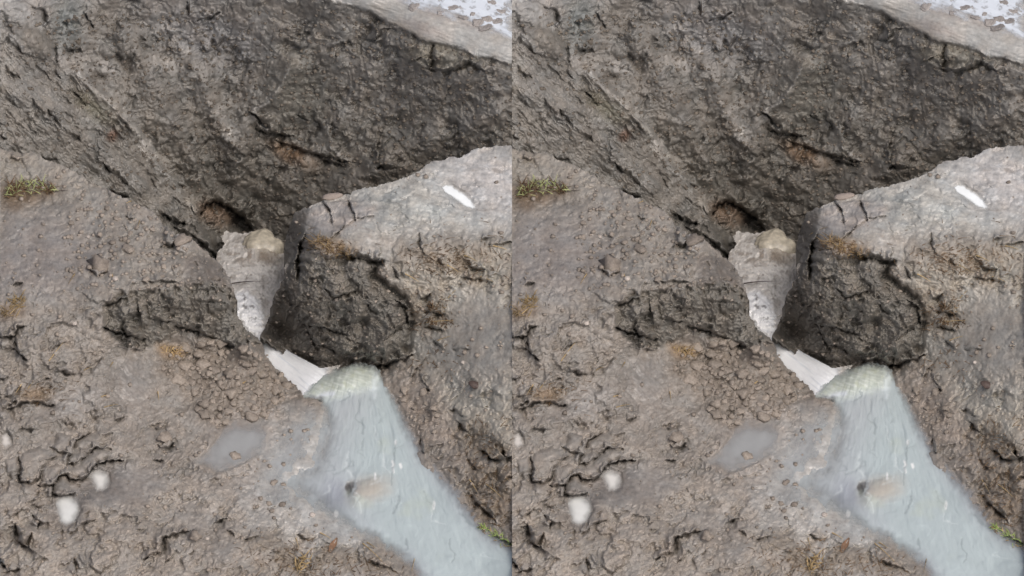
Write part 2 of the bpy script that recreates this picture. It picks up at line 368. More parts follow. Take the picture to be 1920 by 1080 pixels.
N.D += m_rb*(.014*(.6-f1c)*(1-m_lit)+.005*fbm(X,Y,20,3,28,.5,'billow'))
nl1 = fbm(N.wx,N.wy,70,4,120,.6); nl2 = fbm(N.wx+.5*N.wy,N.wy,36,4,121,.6); nl3 = ani(N.wx,N.wy,-28,55,22,4,122)
gk = rough_k*(1-.5*m_tongue)
N.ledges(gk*(1-m_up*.5), nl1, 5, .014); N.ledges(gk*np.clip(m_mudlow+m_rb+.35,0,1)*(1-m_up*.6), nl2, 3, .009); N.ledges(gk*np.maximum(m_furrow,m_mudlow*.5), nl3, 3, .014)
N.ledges(m_tongue, ani(N.wx,N.wy,20,60,22,4,123), 3, .006)
N.D += .0025*fbm(X,Y,9,2,124,.6)*np.clip(rough_k+.3,0,1)*(1-.4*m_tongue) - .012*sstep(.35,.7,fbm(X,Y,11,2,125))*gk
fk = np.clip(gk*1.1,0,1); G_ = lambda sd, sz=70: fbm(N.X,N.Y,sz,2,sd)
N.flakes(fk*(1-.6*m_up), fbm(N.wx,N.wy,85,4,140,.55), G_(141,120), .016, .030, .06)
N.flakes(fk*(1-.5*m_up), ani(N.wx,N.wy,-20,60,38,4,142), G_(143), .010, .026, .09)
N.flakes(fk, ani(N.wx,N.wy,-10,30,20,3,144), G_(145,45)-.08, .003, .012, .12)
N.flakes(np.clip(m_mudlow+m_furrow+m_rb,0,1)*(1-m_smooth), ani(N.wx,N.wy,-35,50,24,4,146), G_(147,50)+.02, .010, .026, .10)
N.flakes(m_tongue, ani(N.wx,N.wy,22,50,22,4,148), G_(149,60), .004, .010, .08)
N.flakes(m_lit, ani(N.wx,N.wy,20,30,16,3,150), G_(151,30)+.05, .008, .024, .14)
# chunk and cliff faces: crumbly, overhanging earth
face = np.maximum(m_chunk, m_cliff)
N.D += face*(.05*fbm(X,Y,80,4,30,.45,'ridge')+.018*fbm(X,Y,26,3,31,.45,'billow')+.003*(.6-f1b))
N.ledges(face, fbm(N.wx,N.wy,60,4,126,.6), 5, .035); N.ledges(face, ani(N.wx,N.wy,20,45,20,3,127), 3, .010)
N.flakes(face, fbm(N.wx,N.wy,60,4,152,.55), G_(153,60)+.12, .022, .05, .07); N.flakes(face, ani(N.wx,N.wy,25,40,22,4,154), G_(155,40)-.05, .006, .022, .11)
N.D += m_chunk*.008*ani(X,Y,28,50,14,2,33,'ridge')
dch = sdf(N.wx, N.wy, P_CHUNK); dcl = sdf(N.wx, N.wy, P_CLIFF)
N.D += m_chunk*(.075*(1-np.exp(-np.clip(dch,0,None)/22))-.035) + m_cliff*(.08*(1-np.exp(-np.clip(dcl,0,None)/16))-.045)
N.D -= .10*np.exp(-((dch-3)/6)**2)*(sstep(440,500,Y))*(1-sstep(560,640,Y))*sstep(600,650,X) + .04*np.exp(-(dch/5)**2)*(1-sstep(620,690,Y))
N.D -= .15*np.exp(-((dch-11)/14)**2)*sstep(620,690,Y)                      # undercut at the foot
for a in ([(640,472),(660,482),(690,490),(716,488)],): N.crack(a,6,.07)
N.crack([(571,440),(563,460),(557,500),(555,525)],5,.16,.1)
N.blob(682,608,9,15,10,-.11); N.crack([(580,608),(620,617),(652,627)],4,.05); N.crack([(690,573),(705,585),(712,592)],4,.05)
N.crack([(744,560),(760,578),(766,612)],6,.07); N.crack([(700,686),(735,680),(772,662)],6,.1); N.crack([(610,540),(625,556),(650,552),(665,545)],4,.05)
N.crack([(560,590),(590,640),(640,665),(690,660)],5,.04); N.crack([(720,640),(745,620),(760,600)],5,.05)
N.blob(640,560,40,22,20,.08); N.blob(600,600,28,20,0,.07); N.blob(715,650,35,22,-20,.10); N.blob(640,640,40,12,20,.05); N.blob(632,530,26,14,0,.06); N.blob(735,590,16,20,0,.05); N.blob(585,520,30,18,0,.03); N.blob(520,600,20,25,0,-.05)
m_end = N.mask_poly([(350,470),(390,480),(412,495),(445,552),(400,556),(345,550)], 14)
N.D += m_end*(.03*fbm(N.wx,N.wy,34,3,190,.55)+.016*np.clip(.55-f1a,0,1)*(ida>.3)+.01*np.clip(.55-f1b,0,1)); N.flakes(m_end, fbm(N.wx,N.wy,30,3,191), fbm(X,Y,40,2,192)+.2, .012, .03, .1)
# cliff of the left bank
N.step([(430,548),(330,540),(270,548),(215,553),(196,575),(194,612)], -.02, 20)
for p,wd,d in (([(193,613),(215,621),(245,628),(272,636)],5,.10),([(222,652),(250,656),(272,653)],4,.05),([(330,612),(370,620),(400,632)],6,.07),([(202,570),(225,560),(245,556)],5,.06),
   ([(258,568),(262,590),(240,594)],5,.06),([(300,575),(340,580)],3,.03),([(370,562),(420,566)],4,.04),([(290,600),(320,605)],5,.05),([(465,640),(495,646)],5,.06),([(420,640),(440,654)],4,.04)): N.crack(p,wd,d)
N.blob(235,585,14,16,0,.05); N.blob(340,628,22,8,-5,.04); N.blob(385,642,25,10,5,.05); N.blob(310,600,40,20,0,.03)
# cracks in the left bank and the mud below it
for p,wd,d in (([(0,634),(25,632),(34,612),(48,609)],4,.06),([(28,640),(35,660),(52,673)],4,.06),([(0,652),(25,655)],6,.05),([(95,656),(125,640)],4,.035),([(110,697),(137,700)],5,.05),
   ([(150,702),(176,682)],4,.03),([(55,722),(92,708)],5,.04),([(14,768),(40,755),(66,755),(101,757)],4,.045),([(0,772),(28,750)],4,.04),([(0,712),(12,708)],6,.05),
   ([(15,742),(40,728)],4,.03),([(160,772),(185,768)],3,.02),([(215,788),(232,780)],3,.03),([(293,805),(310,798)],4,.05),([(40,805),(68,806)],5,.04),
   ([(166,812),(141,826),(135,848),(126,858),(122,874)],4,.06),([(94,838),(110,849),(132,848)],3,.03),([(75,863),(106,857)],4,.05),
   ([(38,862),(40,900),(60,906),(74,897),(76,880),(86,868)],4,.06),([(72,911),(98,910),(108,891),(123,890),(129,899),(150,898),(166,888),(178,870),(195,863),(230,863)],4,.07),
   ([(125,869),(146,866),(165,850),(181,838),(208,842)],3.5,.06),([(99,910),(97,926),(120,928),(138,924)],4,.05),([(185,819),(210,812)],3,.03),
   ([(64,965),(72,975),(70,988)],6,.07),([(30,985),(34,1012),(46,1021),(56,1002)],6,.08),([(20,970),(40,955)],5,.04),([(0,1050),(8,1062)],7,.08),([(10,1075),(50,1058)],5,.05),
   ([(296,832),(300,841),(313,842),(324,830)],4,.05),([(270,1048),(285,1038),(302,1034),(305,1010),(330,1000),(358,994)],5,.07),([(310,1052),(330,1030)],5,.05),
   ([(405,979),(422,972)],4,.05),([(288,862),(308,862)],3,.04),([(140,1050),(138,1075)],4,.04),([(460,1010),(480,1003)],4,.05),([(428,995),(440,1005)],3,.03),([(328,915),(336,928)],4,.03),
   ([(300,460),(325,456)],4,.05),([(165,500),(180,518),(200,510)],3,.04),([(235,405),(250,410)],3,.03),([(310,455),(326,452)],5,.05),([(270,527),(330,528)],4,.04),([(25,535),(40,530)],3,.04),
   ([(20,296),(42,295)],3,.03),([(130,1000),(150,985),(175,975)],4,.03)): N.crack(p,wd,d)
for (a,b,rx,ry,an,am) in ((60,880,18,14,20,.02),(90,890,16,20,30,.02),(150,880,30,14,-35,.025),(115,918,14,12,0,.02),(120,830,25,18,-20,.02),(45,640,25,20,20,.035),(65,650,28,22,40,.02),(180,740,40,18,-20,.02),(330,1025,16,22,10,.05),(365,1005,14,10,0,.05),(50,1000,18,14,0,.06),(100,1030,34,20,-20,.05),(30,1030,22,16,10,.05),(170,1055,40,18,-15,.05),(420,1040,36,20,10,.045),(30,800,30,16,-10,.045),(95,790,34,14,-15,.04),(220,1010,44,16,-12,.04),(485,1015,26,16,0,.045),(300,920,40,16,25,.03),
   (310,815,16,14,0,.025),(345,455,12,22,-25,.03),(250,470,60,25,10,.01)): N.blob(a,b,rx,ry,an,am)
N.blob(235,912,80,36,-12,-.02); N.blob(8,655,26,16,0,-.08); N.blob(40,685,16,10,20,-.05); N.blob(0,700,18,14,0,-.05); N.blob(60,985,26,18,0,-.05); N.blob(20,1050,20,16,0,-.05); N.blob(75,640,36,22,25,.04); N.blob(130,690,40,14,-25,.04); N.blob(30,745,40,12,-20,.03)
for (a,b,rx,ry,an) in ((186,902,22,22,-20),(126,957,24,30,10),(458,822,40,26,0),(862,369,38,12,36),(10,826,12,16,0)): N.blob(a,b,rx,ry,an,-.018,2)
PUD = [[(166,893),(176,884),(190,882),(203,890),(205,905),(196,917),(182,922),(178,908)], [(104,945),(110,933),(128,931),(145,940),(149,955),(140,978),(125,986),(112,975)],
 [(396,838),(420,806),(440,792),(478,796),(508,815),(498,842),(465,862),(440,872),(410,884),(372,866)], [(828,352),(836,346),(848,348),(866,360),(882,374),(893,390),(886,393),(866,382),(848,370),(834,361)], [(2,818),(12,812),(20,820),(20,834),(10,840),(3,832)]]
for p_ in PUD:
    k = N.win(p_, 30); m_ = sstep(-7,3,sdf(N.X[k],N.Y[k],p_)); mu = float((N.D[k]*m_).sum()/m_.sum()); N.D[k] = N.D[k]*(1-m_)+(mu-.008)*m_
# tongue: slots, trough and edge
for p,wd,d in (([(603,376),(614,390),(621,405),(624,420)],3,.05),([(654,377),(664,395),(668,414)],3,.05),([(668,412),(645,425),(622,446)],3,.03),([(785,438),(788,460),(796,478)],2.5,.03),([(668,408),(700,406)],2.5,.02),
   ([(712,468),(708,486)],3,.03),([(735,500),(748,520)],4,.04),([(820,485),(828,498)],4,.04),([(880,500),(910,505)],5,.05),([(900,450),(930,442)],4,.03),([(915,460),(955,455)],4,.03),([(870,520),(920,528)],4,.04),
   ([(800,583),(832,590)],5,.06),([(798,612),(828,615)],4,.06),([(790,560),(805,550)],4,.05),([(815,640),(830,652)],4,.03),
   ([(785,695),(795,718),(805,735)],6,.05),([(790,825),(797,848)],7,.06),([(903,846),(925,858),(948,856),(945,848)],8,.10),([(860,790),(880,810)],6,.05),([(935,880),(940,905)],7,.05),([(880,860),(895,880)],6,.05),([(850,770),(870,778)],5,.04),
   ([(850,655),(880,655)],3,.02),([(770,705),(780,690)],5,.05),([(690,1050),(740,1070)],5,.04),([(560,1000),(580,1010)],5,.04),([(885,930),(905,955),(930,975)],6,.06),([(930,1005),(960,1020)],5,.05)): N.crack(p,wd,d)
N.stroke([(770,338),(720,363),(706,385),(704,408)],10,-.012); N.stroke([(780,352),(740,372),(722,395),(720,415)],10,.012)
N.step([(700,378),(640,378),(585,390)], .03, 30)
N.blob(935,815,34,26,30,.05); N.blob(880,790,30,22,10,.04); N.blob(950,900,26,24,0,.05); N.blob(820,760,26,24,0,.03); N.blob(800,860,22,30,-30,.03)
# stream bed and hump of mud in the stream
N.D -= .09*sstep(-6,45,d_pool)
N.D -= .02*np.exp(-(d_pool/10)**2)*sstep(560,700,X)
N.rough[:] = np.clip(.52-.18*m_smooth-.14*m_tongue+.1*face+.1*m_lit-.2*np.exp(-(d_pool/30)**2), .25, .9)

P_NEAR = [(0,280),(60,288),(128,316),(165,338),(205,355),(245,378),(290,398),(306,425),(330,437),(352,446),(372,462),(410,490),(428,520),(441,552),(446,590),(466,618),(492,644),(500,662),(515,690),(535,706),(566,738),(585,744),(600,752),(655,752),
          (668,740),(668,715),(656,691),(600,700),(540,668),(488,632),(496,608),(509,575),(521,540),(533,512),(534,498),(544,478),(530,462),(533,448),(545,422),(553,400),(580,385),(640,364),(700,350),(760,333),(790,317),(820,300),(862,292),(890,278),(960,272),(990,270),(990,3000),(-30,3000),(-30,280)]
def quad_inside(L, pts, jig=3.0):
    xc = .25*(L.wx[1:,1:]+L.wx[:-1,1:]+L.wx[1:,:-1]+L.wx[:-1,:-1]); yc = .25*(L.wy[1:,1:]+L.wy[:-1,1:]+L.wy[1:,:-1]+L.wy[:-1,:-1])
    return inside(xc, yc, pts)
HERO = []                                  # everything the second view repeats
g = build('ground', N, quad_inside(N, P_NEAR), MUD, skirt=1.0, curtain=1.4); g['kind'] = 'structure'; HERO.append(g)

PLATES = [[(40,850),(72,838),(95,842),(100,860),(76,879),(72,893),(60,903),(43,897),(38,875)],[(82,880),(107,867),(120,874),(107,889),(97,904),(80,906),(76,894)],[(113,893),(122,893),(129,906),(137,921),(120,925),(99,922),(102,911)],
 [(127,876),(150,868),(168,852),(185,840),(207,844),(209,855),(194,860),(176,868),(163,886),(148,895),(131,895)],[(134,851),(164,847),(158,858),(140,866),(129,863)],[(96,837),(110,813),(134,816),(131,845),(110,847)],[(142,827),(165,814),(200,815),(184,834),(164,846),(139,845)],[(45,905),(66,908),(68,925),(50,930),(38,918)],[(8,860),(34,852),(36,885),(14,892)]]
for i, p_ in enumerate(PLATES):
    k = N.win(p_, 12); L_ = Layer(N.xs[k[1]], N.ys[k[0]], [(0,0,0),(100,0,0),(0,100,0),(50,50,0)])
    d_ = sdf(L_.X+.6*(L_.wx-L_.X), L_.Y+.6*(L_.wy-L_.Y), p_); ok = d_ > 0
    L_.z = N.z[k].copy(); L_.D = .25*N.D[k]+.75*float(np.median(N.D[k][ok])) + .040*(1-np.exp(-np.clip(d_,0,None)/4.5)) - .012 + .004*fbm(L_.X,L_.Y,18,3,200+i)
    L_.col = N.col[k]*.93; L_.rough = N.rough[k]
    o = build('mud_plate', L_, .25*(d_[1:,1:]+d_[:-1,1:]+d_[1:,:-1]+d_[:-1,:-1]) > -.5, MUD, skirt=.09); o.parent = g
# ------------------------------------------------------------------ the sinkhole's walls and the field beyond
head = -20-np.cumsum(4*1.12**np.arange(36))[::-1]
FAR = Layer(xs, np.concatenate([head, np.arange(-20, 530+.1, ST), np.arange(540, 800, 10.)]), [
 (690,12,0),(790,70,0),(960,112,0),(890,98,0),(960,0,.03),(800,-60,.03),(600,-12,0),(470,-60,0),(400,-75,0),(300,-75,.02),(150,-60,.03),(0,20,.02),(60,-20,.03),(0,-120,.05),(0,-500,.1),(480,-500,.1),(960,-500,.1),(0,-1500,.1),(960,-1500,.1),(480,-2300,.1),
 (690,40,-.12),(960,140,-.1),(960,270,-.52),(790,95,-.1),(850,125,-.12),(850,230,-.5),(790,300,-.8),(640,365,-1.08),(690,150,-.48),(600,15,-.09),(600,150,-.55),(600,300,-1.0),(555,400,-1.3),(440,-40,-.07),(440,100,-.5),(440,250,-.95),(450,360,-1.3),(440,420,-1.5),
 (300,-50,-.07),(300,100,-.5),(300,200,-.72),(285,290,-.95),(340,370,-1.18),(400,450,-1.42),(150,-40,-.03),(150,130,-.45),(60,60,-.14),(0,120,-.2),(0,270,-.5),(130,310,-.78),(130,200,-.5),(60,200,-.42),(250,380,-1.08),(330,440,-1.28),(410,490,-1.5),
 (0,600,-1.3),(480,600,-1.75),(960,500,-1.3),(480,790,-2.0),(960,790,-1.9),(0,790,-1.9),(700,500,-1.5),(200,550,-1.5)])
F = FAR; X, Y = F.X, F.Y
P_FIELD = [(1000,132),(960,120),(920,108),(900,105),(860,92),(820,82),(798,76),(770,62),(730,45),(690,20),(640,4),(600,-10),(500,-55),(400,-72),(300,-72),(150,-55),(60,-10),(25,2),(-40,10),(-40,-4000),(1000,-4000)]
d_field = sdf(F.wx, F.wy, P_FIELD); m_field = sstep(-3,3,d_field)
P_RAMP = [(-40,20),(20,60),(60,95),(120,130),(150,128),(200,180),(235,215),(268,255),(285,290),(320,330),(352,380),(372,410),(400,470),(405,500),(-40,600)]
d_ramp = sdf(F.wx, F.wy, P_RAMP); m_ramp = sstep(-8,8,d_ramp)
F.col[:] = lin(122,116,109)
F.tint(sstep(150,380,Y)*(1-m_ramp), (106,100,92))
F.tint(F.mask_poly([(-20,-40),(160,-40),(140,110),(60,90),(-20,250)], 50), (146,140,134))
F.tint(F.mask_blob(380,60,110,50,20,.8), (128,123,119)); F.tint(F.mask_blob(125,40,26,50,0,.8), (110,112,108), .7)
F.tint(F.mask_poly([(-20,100),(60,110),(180,260),(300,400),(200,360),(-20,270)], 40), (136,130,123), .8)
rl = seg_dist(F.wx,F.wy,[(140,130),(200,185),(235,215),(268,262),(285,290),(320,330),(350,375),(362,395)])
F.tint(np.exp(-(rl/12)**2), (146,139,131), .7); F.tint(np.exp(-(rl/5)**2)*sstep(-.22,.22,fbm(X,Y,20,3,47)), (182,175,166), .85); F.tint(np.exp(-(seg_dist(F.wx,F.wy,[(542,128),(525,160),(500,195),(474,208)])/5)**2), (150,145,139), .8)
F.tint(np.exp(-(seg_dist(F.wx,F.wy,[(618,278),(652,297)])/4)**2), (150,145,139), .8); F.tint(np.exp(-(seg_dist(F.wx,F.wy,[(484,228),(505,246),(518,250)])/3)**2), (150,145,139), .7)
for (a_,b_,c_) in ((20,15,14),(40,28,16),(145,130,16),(115,112,10),(8,80,12),(310,120,18),(350,95,10),(300,55,20),(200,125,14),(408,410,8)): F.tint(F.mask_blob(a_,b_,c_*1.5,c_*.8,20,.8), (164,157,150), .6)
F.tint(np.exp(-(seg_dist(F.wx,F.wy,[(372,180),(400,205),(428,240),(432,258)])/14)**2)*(.5+.5*sstep(-.2,.3,fbm(X,Y,9,2,41))), (150,142,134), .7)
F.tint(F.mask_blob(275,275,12,14,0,.6), (176,168,160), .8); F.tint(F.mask_blob(425,246,14,12,0,.6)*sstep(-.1,.3,fbm(X,Y,6,2,42)), (190,182,172), .8)
F.tint(F.mask_blob(548,288,44,16,28,.8), (124,96,70), .7); F.tint(F.mask_blob(405,402,34,20,20,.5), (128,106,88), .8)
F.tint(F.mask_blob(210,255,10,10,0,.6), (128,92,72), .6); F.tint(F.mask_blob(175,200,40,18,35,.7), (104,98,78), .6); F.tint(F.mask_blob(70,70,40,20,30,.7), (100,92,80), .6)
F.tint(F.mask_blob(820,105,60,22,10,.7)*(1-m_field), (132,124,110), .7)
F.tint(F.mask_blob(560,170,60,70,0,.8), (112,108,98), .5)
F.col *= (1+.28*fbm(X,Y,50,4,43)+.18*fbm(X,Y,11,3,44))[...,None]
fcol = F.col.copy(); F.tint(m_field, (171,166,159)); F.tint(m_field*F.mask_blob(800,55,40,14,15,.8), (150,134,124), .5)
F.tint(m_field*F.mask_blob(765,62,50,9,24,.6), (184,172,158), .8)
F.tint(m_field*sstep(35,55,d_field), (164,156,150), .8)
F.col *= np.where(m_field>0, 1+.25*m_field*ani(X,Y,18,40,8,3,46), 1)[...,None]

f1, f2, idn = worley(F.wx,F.wy,10,14); g1, g2, idg = worley(F.wx,F.wy,24,15)
wallm = 1-m_field
nz = fbm(X,Y,70,5,50,.55)
F.D += wallm*(.035*nz + .006*fbm(X,Y,30,3,51,.45))
F.D += wallm*(1-m_ramp)*(.006*np.clip(.5-f1,0,1)*(idn>.6) + .020*np.clip(.42-g1,0,1)*(idg>.62))
F.D += m_ramp*(.012*ani(X,Y,48,80,14,3,53,'ridge')+.004*ani(X,Y,52,30,7,2,54))
F.ledges(wallm*(1-.5*m_ramp), fbm(F.wx,F.wy,90,4,130,.5), 5, .016); pass; F.ledges(m_ramp*wallm, ani(F.wx,F.wy,47,80,22,4,132), 5, .018)
F.D += wallm*.085*fbm(X,Y,170,2,176)
for p_, w_, a_ in (([(372,120),(400,200),(432,262),(440,330)],22,.045),([(545,125),(510,185),(465,225),(450,300)],20,.05),([(930,215),(800,265),(650,345)],26,.045),([(700,120),(660,200),(600,270),(540,340)],26,.04),([(40,60),(150,150),(240,230)],18,.04),([(10,150),(120,240),(260,350)],20,.04),([(230,60),(290,150),(330,240),(370,330)],20,.035)): F.stroke(p_, w_, a_*1.6); F.tint(np.exp(-(seg_dist(F.wx,F.wy,p_)/(w_*.6))**2)*wallm*sstep(-.3,.3,fbm(F.X,F.Y,30,3,177)), (138,131,124), .4)
w14 = worley(F.wx*.85,F.wy*1.1,13,171); w26 = worley(F.wx*.85,F.wy*1.1,25,172); w8 = worley(F.wx,F.wy,7.5,173)
cg = (1-.8*m_ramp)*wallm
F.D += cg*sstep(-.15,.3,fbm(X,Y,90,3,174))*(.016*np.clip(.62-w14[0],0,1)*(w14[2]>.25) + .010*np.clip(.55-w8[0],0,1)*(w8[2]>.4)) + cg*.045*np.clip(.5-w26[0],0,1)*(w26[2]>.55)
F.col *= (1+(cg*(.22*(w14[2]-.5)*(w14[0]<.5)+.16*(w26[2]-.5)*(w26[0]<.45))))[...,None]
H_ = lambda sd, sz=70: fbm(F.X,F.Y,sz,2,sd)
bk = wallm*(1-.85*m_ramp)
F.flakes(bk, fbm(F.wx,F.wy,95,5,160,.55), H_(161,110)+.1, .020, .036, .05)
F.flakes(bk, fbm(F.wx*.85,F.wy,42,4,162,.55), H_(163)-.04, .006, .022, .08)
F.flakes(bk, ani(F.wx,F.wy,-15,28,18,3,164), H_(165,45)-.12, .003, .016, .13)
F.flakes(wallm*m_ramp, ani(F.wx,F.wy,46,70,24,4,166), H_(167)+.08, .012, .030, .09); F.flakes(wallm*m_ramp, ani(F.wx,F.wy,50,34,13,3,168), H_(169,40)-.05, .004, .014, .14)
dr = F.mask_poly([(600,120),(980,150),(980,340),(640,380)], 40)
F.D += dr*.004*ani(X,Y,-28,40,12,3,55,'ridge')*wallm
F.D -= .10*(1-m_ramp)*np.exp(-np.clip(-d_ramp,0,None)/45)*sstep(100,200,Y)*sstep(-60,20,-d_ramp+0)*wallm      # the ramp stands proud of the back wall
F.D += .035*np.exp(-(rl/9)**2)
F.D += m_field*(.006*ani(X,Y,18,40,9,4,57,'ridge')); F.D -= .05*np.exp(-((d_field+7)/6)**2)*sstep(640,720,X)
pits = [(240,132,8,5),(304,150,9,6),(190,145,9,5),(305,101,8,5),(136,124,7,4),(200,195,8,4),(292,132,7,4),(345,75,8,4),(455,125,6,6),(425,100,5,5),(650,172,5,9),(620,92,10,5),(540,80,8,5),(610,70,12,4),(575,60,8,4),(460,118,5,8),(600,245,8,5),(680,150,8,5),(845,232,14,5),(880,190,10,5),
        (930,180,10,5),(700,232,10,4),(600,118,10,5),(690,190,6,6),(790,240,10,5),(640,330,8,4),(590,330,10,4),(470,330,10,4),(420,345,12,4),(500,340,9,5),(520,380,10,6),(480,370,8,5),(390,310,8,4),(350,210,8,4),(370,215,10,4),(330,240,8,4),(420,170,9,5),(395,150,8,4),(560,395,9,5),(740,330,8,4),(900,240,12,4),(955,215,10,4)]
for (a,b,rx,ry) in pits: F.blob(a,b,rx,ry,rng.uniform(-30,50),-.045)
for k in range(70):
    a, b = rng.uniform(0,960), rng.uniform(-10,440)
    if b < 130+ .0*a and a > 620 and b < (a-600)*.33+12: continue
    r = rng.uniform(3.5,8); F.blob(a,b,r*rng.uniform(1,1.9),r*.7,rng.uniform(10,60) if a<b*.9+40 else rng.uniform(-35,45),rng.choice([-1,1],p=[.62,.38])*rng.uniform(.018,.035))
for p,wd,d in (([(811,88),(812,110),(808,126)],4,.045),([(808,128),(835,136),(852,128),(878,116),(900,128),(922,138)],6,.05),([(768,122),(782,112),(800,104)],3,.03),([(765,97),(772,88)],3,.03),([(700,75),(720,55),(735,52)],4,.04),
   ([(470,214),(500,236),(512,246),(550,256)],5,.07),([(480,240),(512,252)],4,.05),([(520,262),(560,278),(600,292),(650,302)],5,.05),([(560,215),(575,222)],4,.05),([(706,312),(742,312)],4,.06),([(709,262),(708,310)],3,.03),
   ([(600,300),(640,308)],4,.04),([(60,11),(84,19),(88,40),(86,54)],4,.05),([(158,28),(176,48)],3,.04),([(370,38),(398,30),(408,22)],4,.04),([(352,4),(356,28)],3,.03),([(105,85),(107,118)],3,.03),([(125,95),(145,90),(150,86)],4,.05),
   ([(138,172),(160,195)],4,.05),([(92,205),(110,226)],5,.06),([(100,130),(115,145)],3,.03),([(60,185),(75,205)],4,.04),([(35,85),(45,98)],3,.04),([(20,135),(34,145)],4,.04),([(0,250),(12,260)],4,.04),([(120,240),(150,265)],3,.03),
   ([(180,300),(215,320)],3,.03),([(200,310),(240,345)],4,.04),([(305,400),(325,412),(345,418)],6,.08),([(330,425),(350,440)],6,.06),([(210,355),(240,370)],4,.05),([(80,295),(110,300)],4,.04),([(320,335),(345,350)],4,.03),([(355,385),(365,400)],4,.04),
   ([(360,442),(385,462),(395,472),(412,486)],5,.07),([(376,400),(385,384),(405,376),(432,388),(455,405),(474,428)],7,.10)): F.crack(p,wd,d)
F.stroke([(542,128),(525,160),(500,195),(472,210)],6,.03); F.stroke([(478,228),(505,246),(518,250)],4,.03); F.stroke([(618,278),(652,297)],5,.03); F.stroke([(535,240),(545,258)],4,.02)
F.blob(455,424,20,11,35,-.16); F.blob(402,402,26,14,20,.04); F.blob(845,105,30,12,15,.05); F.blob(785,112,22,14,-20,.05); F.blob(900,120,22,9,15,.04)
for k in range(46):                                      # trampled lumps on the wet field
    a, b = rng.uniform(740,960), rng.uniform(-40,60)
    if b > (a-690)*.2+8: continue
F.rough[:] = np.clip(.56-.2*m_field-.08*m_ramp, .3, .9)
qf = .25*(d_field[1:,1:]+d_field[:-1,1:]+d_field[1:,:-1]+d_field[:-1,:-1]) > 0
ycen = .5*(F.ys[1:]+F.ys[:-1])
o = build('sinkhole_wall', F, ~qf, MUD, curtain=1.4); o['kind'] = 'structure'; HERO.append(o)
o = build('field', F, qf, MUD, curtain=.8); o['kind'] = 'structure'; HERO.append(o)

# water lying on the field beyond the hole
P_FLOOD = [(742,-12),(760,2),(790,12),(830,22),(865,36),(900,46),(930,60),(960,72),(960,-60),(742,-60)]
rowsF = np.concatenate([-20-np.cumsum(4*1.15**np.arange(16))[::-1], np.arange(-20,90,ST)])
W = Layer(np.arange(560,960.1,ST), rowsF, [(560,0,.012),(960,0,.035),(700,-60,.03),(960,80,.012),(600,-300,.06),(960,-300,.07)])
Wf_z = np.empty_like(W.z)
j0 = int(round(560/ST))
fz = F.zz(); 
for jj in range(len(W.xs)): Wf_z[:, jj] = np.interp(W.ys, F.ys, (F.z[:, j0+jj]))
W.z = Wf_z + .006
dfl = sdf(W.wx, W.wy, P_FLOOD)
op = sstep(-8,16, dfl + 22*ani(W.X,W.Y,20,50,12,4,70))
isl = fbm(W.wx+.3*W.wy, W.wy*1.9-.45*W.wx, 16, 3, 71, .6)+.5*fbm(W.X,W.Y,50,2,74)
op *= 1-.85*sstep(.05,.6, isl)
W.col[:] = lin(218,225,232); W.col *= (1+.12*ani(W.X,W.Y,20,50,9,3,72))[...,None]; W.rough[:] = .15  # near-white base colour holds the sky's reflection
W.D += .002*ani(W.X,W.Y,20,50,10,2,73)
hold = .25*(op[1:,1:]+op[:-1,1:]+op[1:,:-1]+op[:-1,:-1]) > .02
o = build('flood_water', W, hold, WATER, extra=op*.95); o['kind'] = 'structure'; HERO.append(o)

# ------------------------------------------------------------------ the stream: pool, lip, cascade and gully
S = Layer(np.arange(450,960.1,ST), np.concatenate([np.arange(670,1110.1,ST), tail]), [
 (650,705,-.64),(710,705,-.64),(620,780,-.60),(740,850,-.575),(620,930,-.555),(800,950,-.535),(900,1060,-.50),(960,1080,-.49),(850,1080,-.49),(550,920,-.555),(575,738,-.67),(600,715,-.66),(760,800,-.59),(500,900,-.55),(700,1020,-.52),(900,950,-.53),(960,1500,-.45),(480,1500,-.45),(960,2200,-.4),(480,2200,-.4)])
X, Y = S.X, S.Y
dp = sdf(S.wx, S.wy, P_POOL) + 7*fbm(X,Y,28,3,86)*sstep(735,790,Y)
bedz = np.empty_like(S.z)
jS = int(round(450/ST))
for jj in range(len(S.xs)): bedz[:, jj] = np.interp(S.ys, N.ys, (N.z[:, jS+jj]))
S.z = bedz - .012
P_FILM = [(572,745),(545,768),(512,790),(486,830),(470,875),(486,925),(520,962),(575,985),(640,1005),(700,1025),(720,900),(680,760)]
dfm = sdf(S.wx, S.wy, P_FILM) + 14*fbm(X,Y,40,3,89)
def blur(a, n):
    for ax in (0, 1):
        p_ = np.concatenate([np.repeat(np.take(a,[0],ax),n,ax), a, np.repeat(np.take(a,[-1],ax),n,ax)], ax); c_ = np.cumsum(p_, ax)
        a = (np.take(c_, np.arange(2*n, p_.shape[ax]), ax)-np.concatenate([np.zeros_like(np.take(c_,[0],ax)), np.take(c_, np.arange(0, p_.shape[ax]-2*n-1), ax)], ax))/(2*n+1)
    return a
iN = int(round((670-255)/ST)); Dn = blur(blur(N.D, 9), 9)[iN:iN+len(S.ys), jS:jS+len(S.xs)]
film = (1-sstep(-18,30,dp))
S.D += film*(Dn+.012/SN+.004)
ang = np.arctan2(X-690-.12*(Y-700), Y-600); rad = np.hypot(X-690, Y-600)
flow = fbm(ang*40+.6*fbm(X,Y,60,3,85)*6, rad/22, 3.0, 4, 80); flow2 = fbm(ang*150, rad/9, 4.0, 3, 81)
lipm = S.mask_poly([(566,742),(598,714),(648,690),(690,684),(714,700),(700,722),(660,735),(610,745)], 14)
arc = fbm(X*.25+Y*.1, Y*1.2-.35*X, 5, 3, 82)
S.D += .010*flow*sstep(0,40,dp) + .004*flow2 + .004*fbm(X,Y,26,3,87)*sstep(0,40,dp) + .03*lipm + .003*arc*lipm
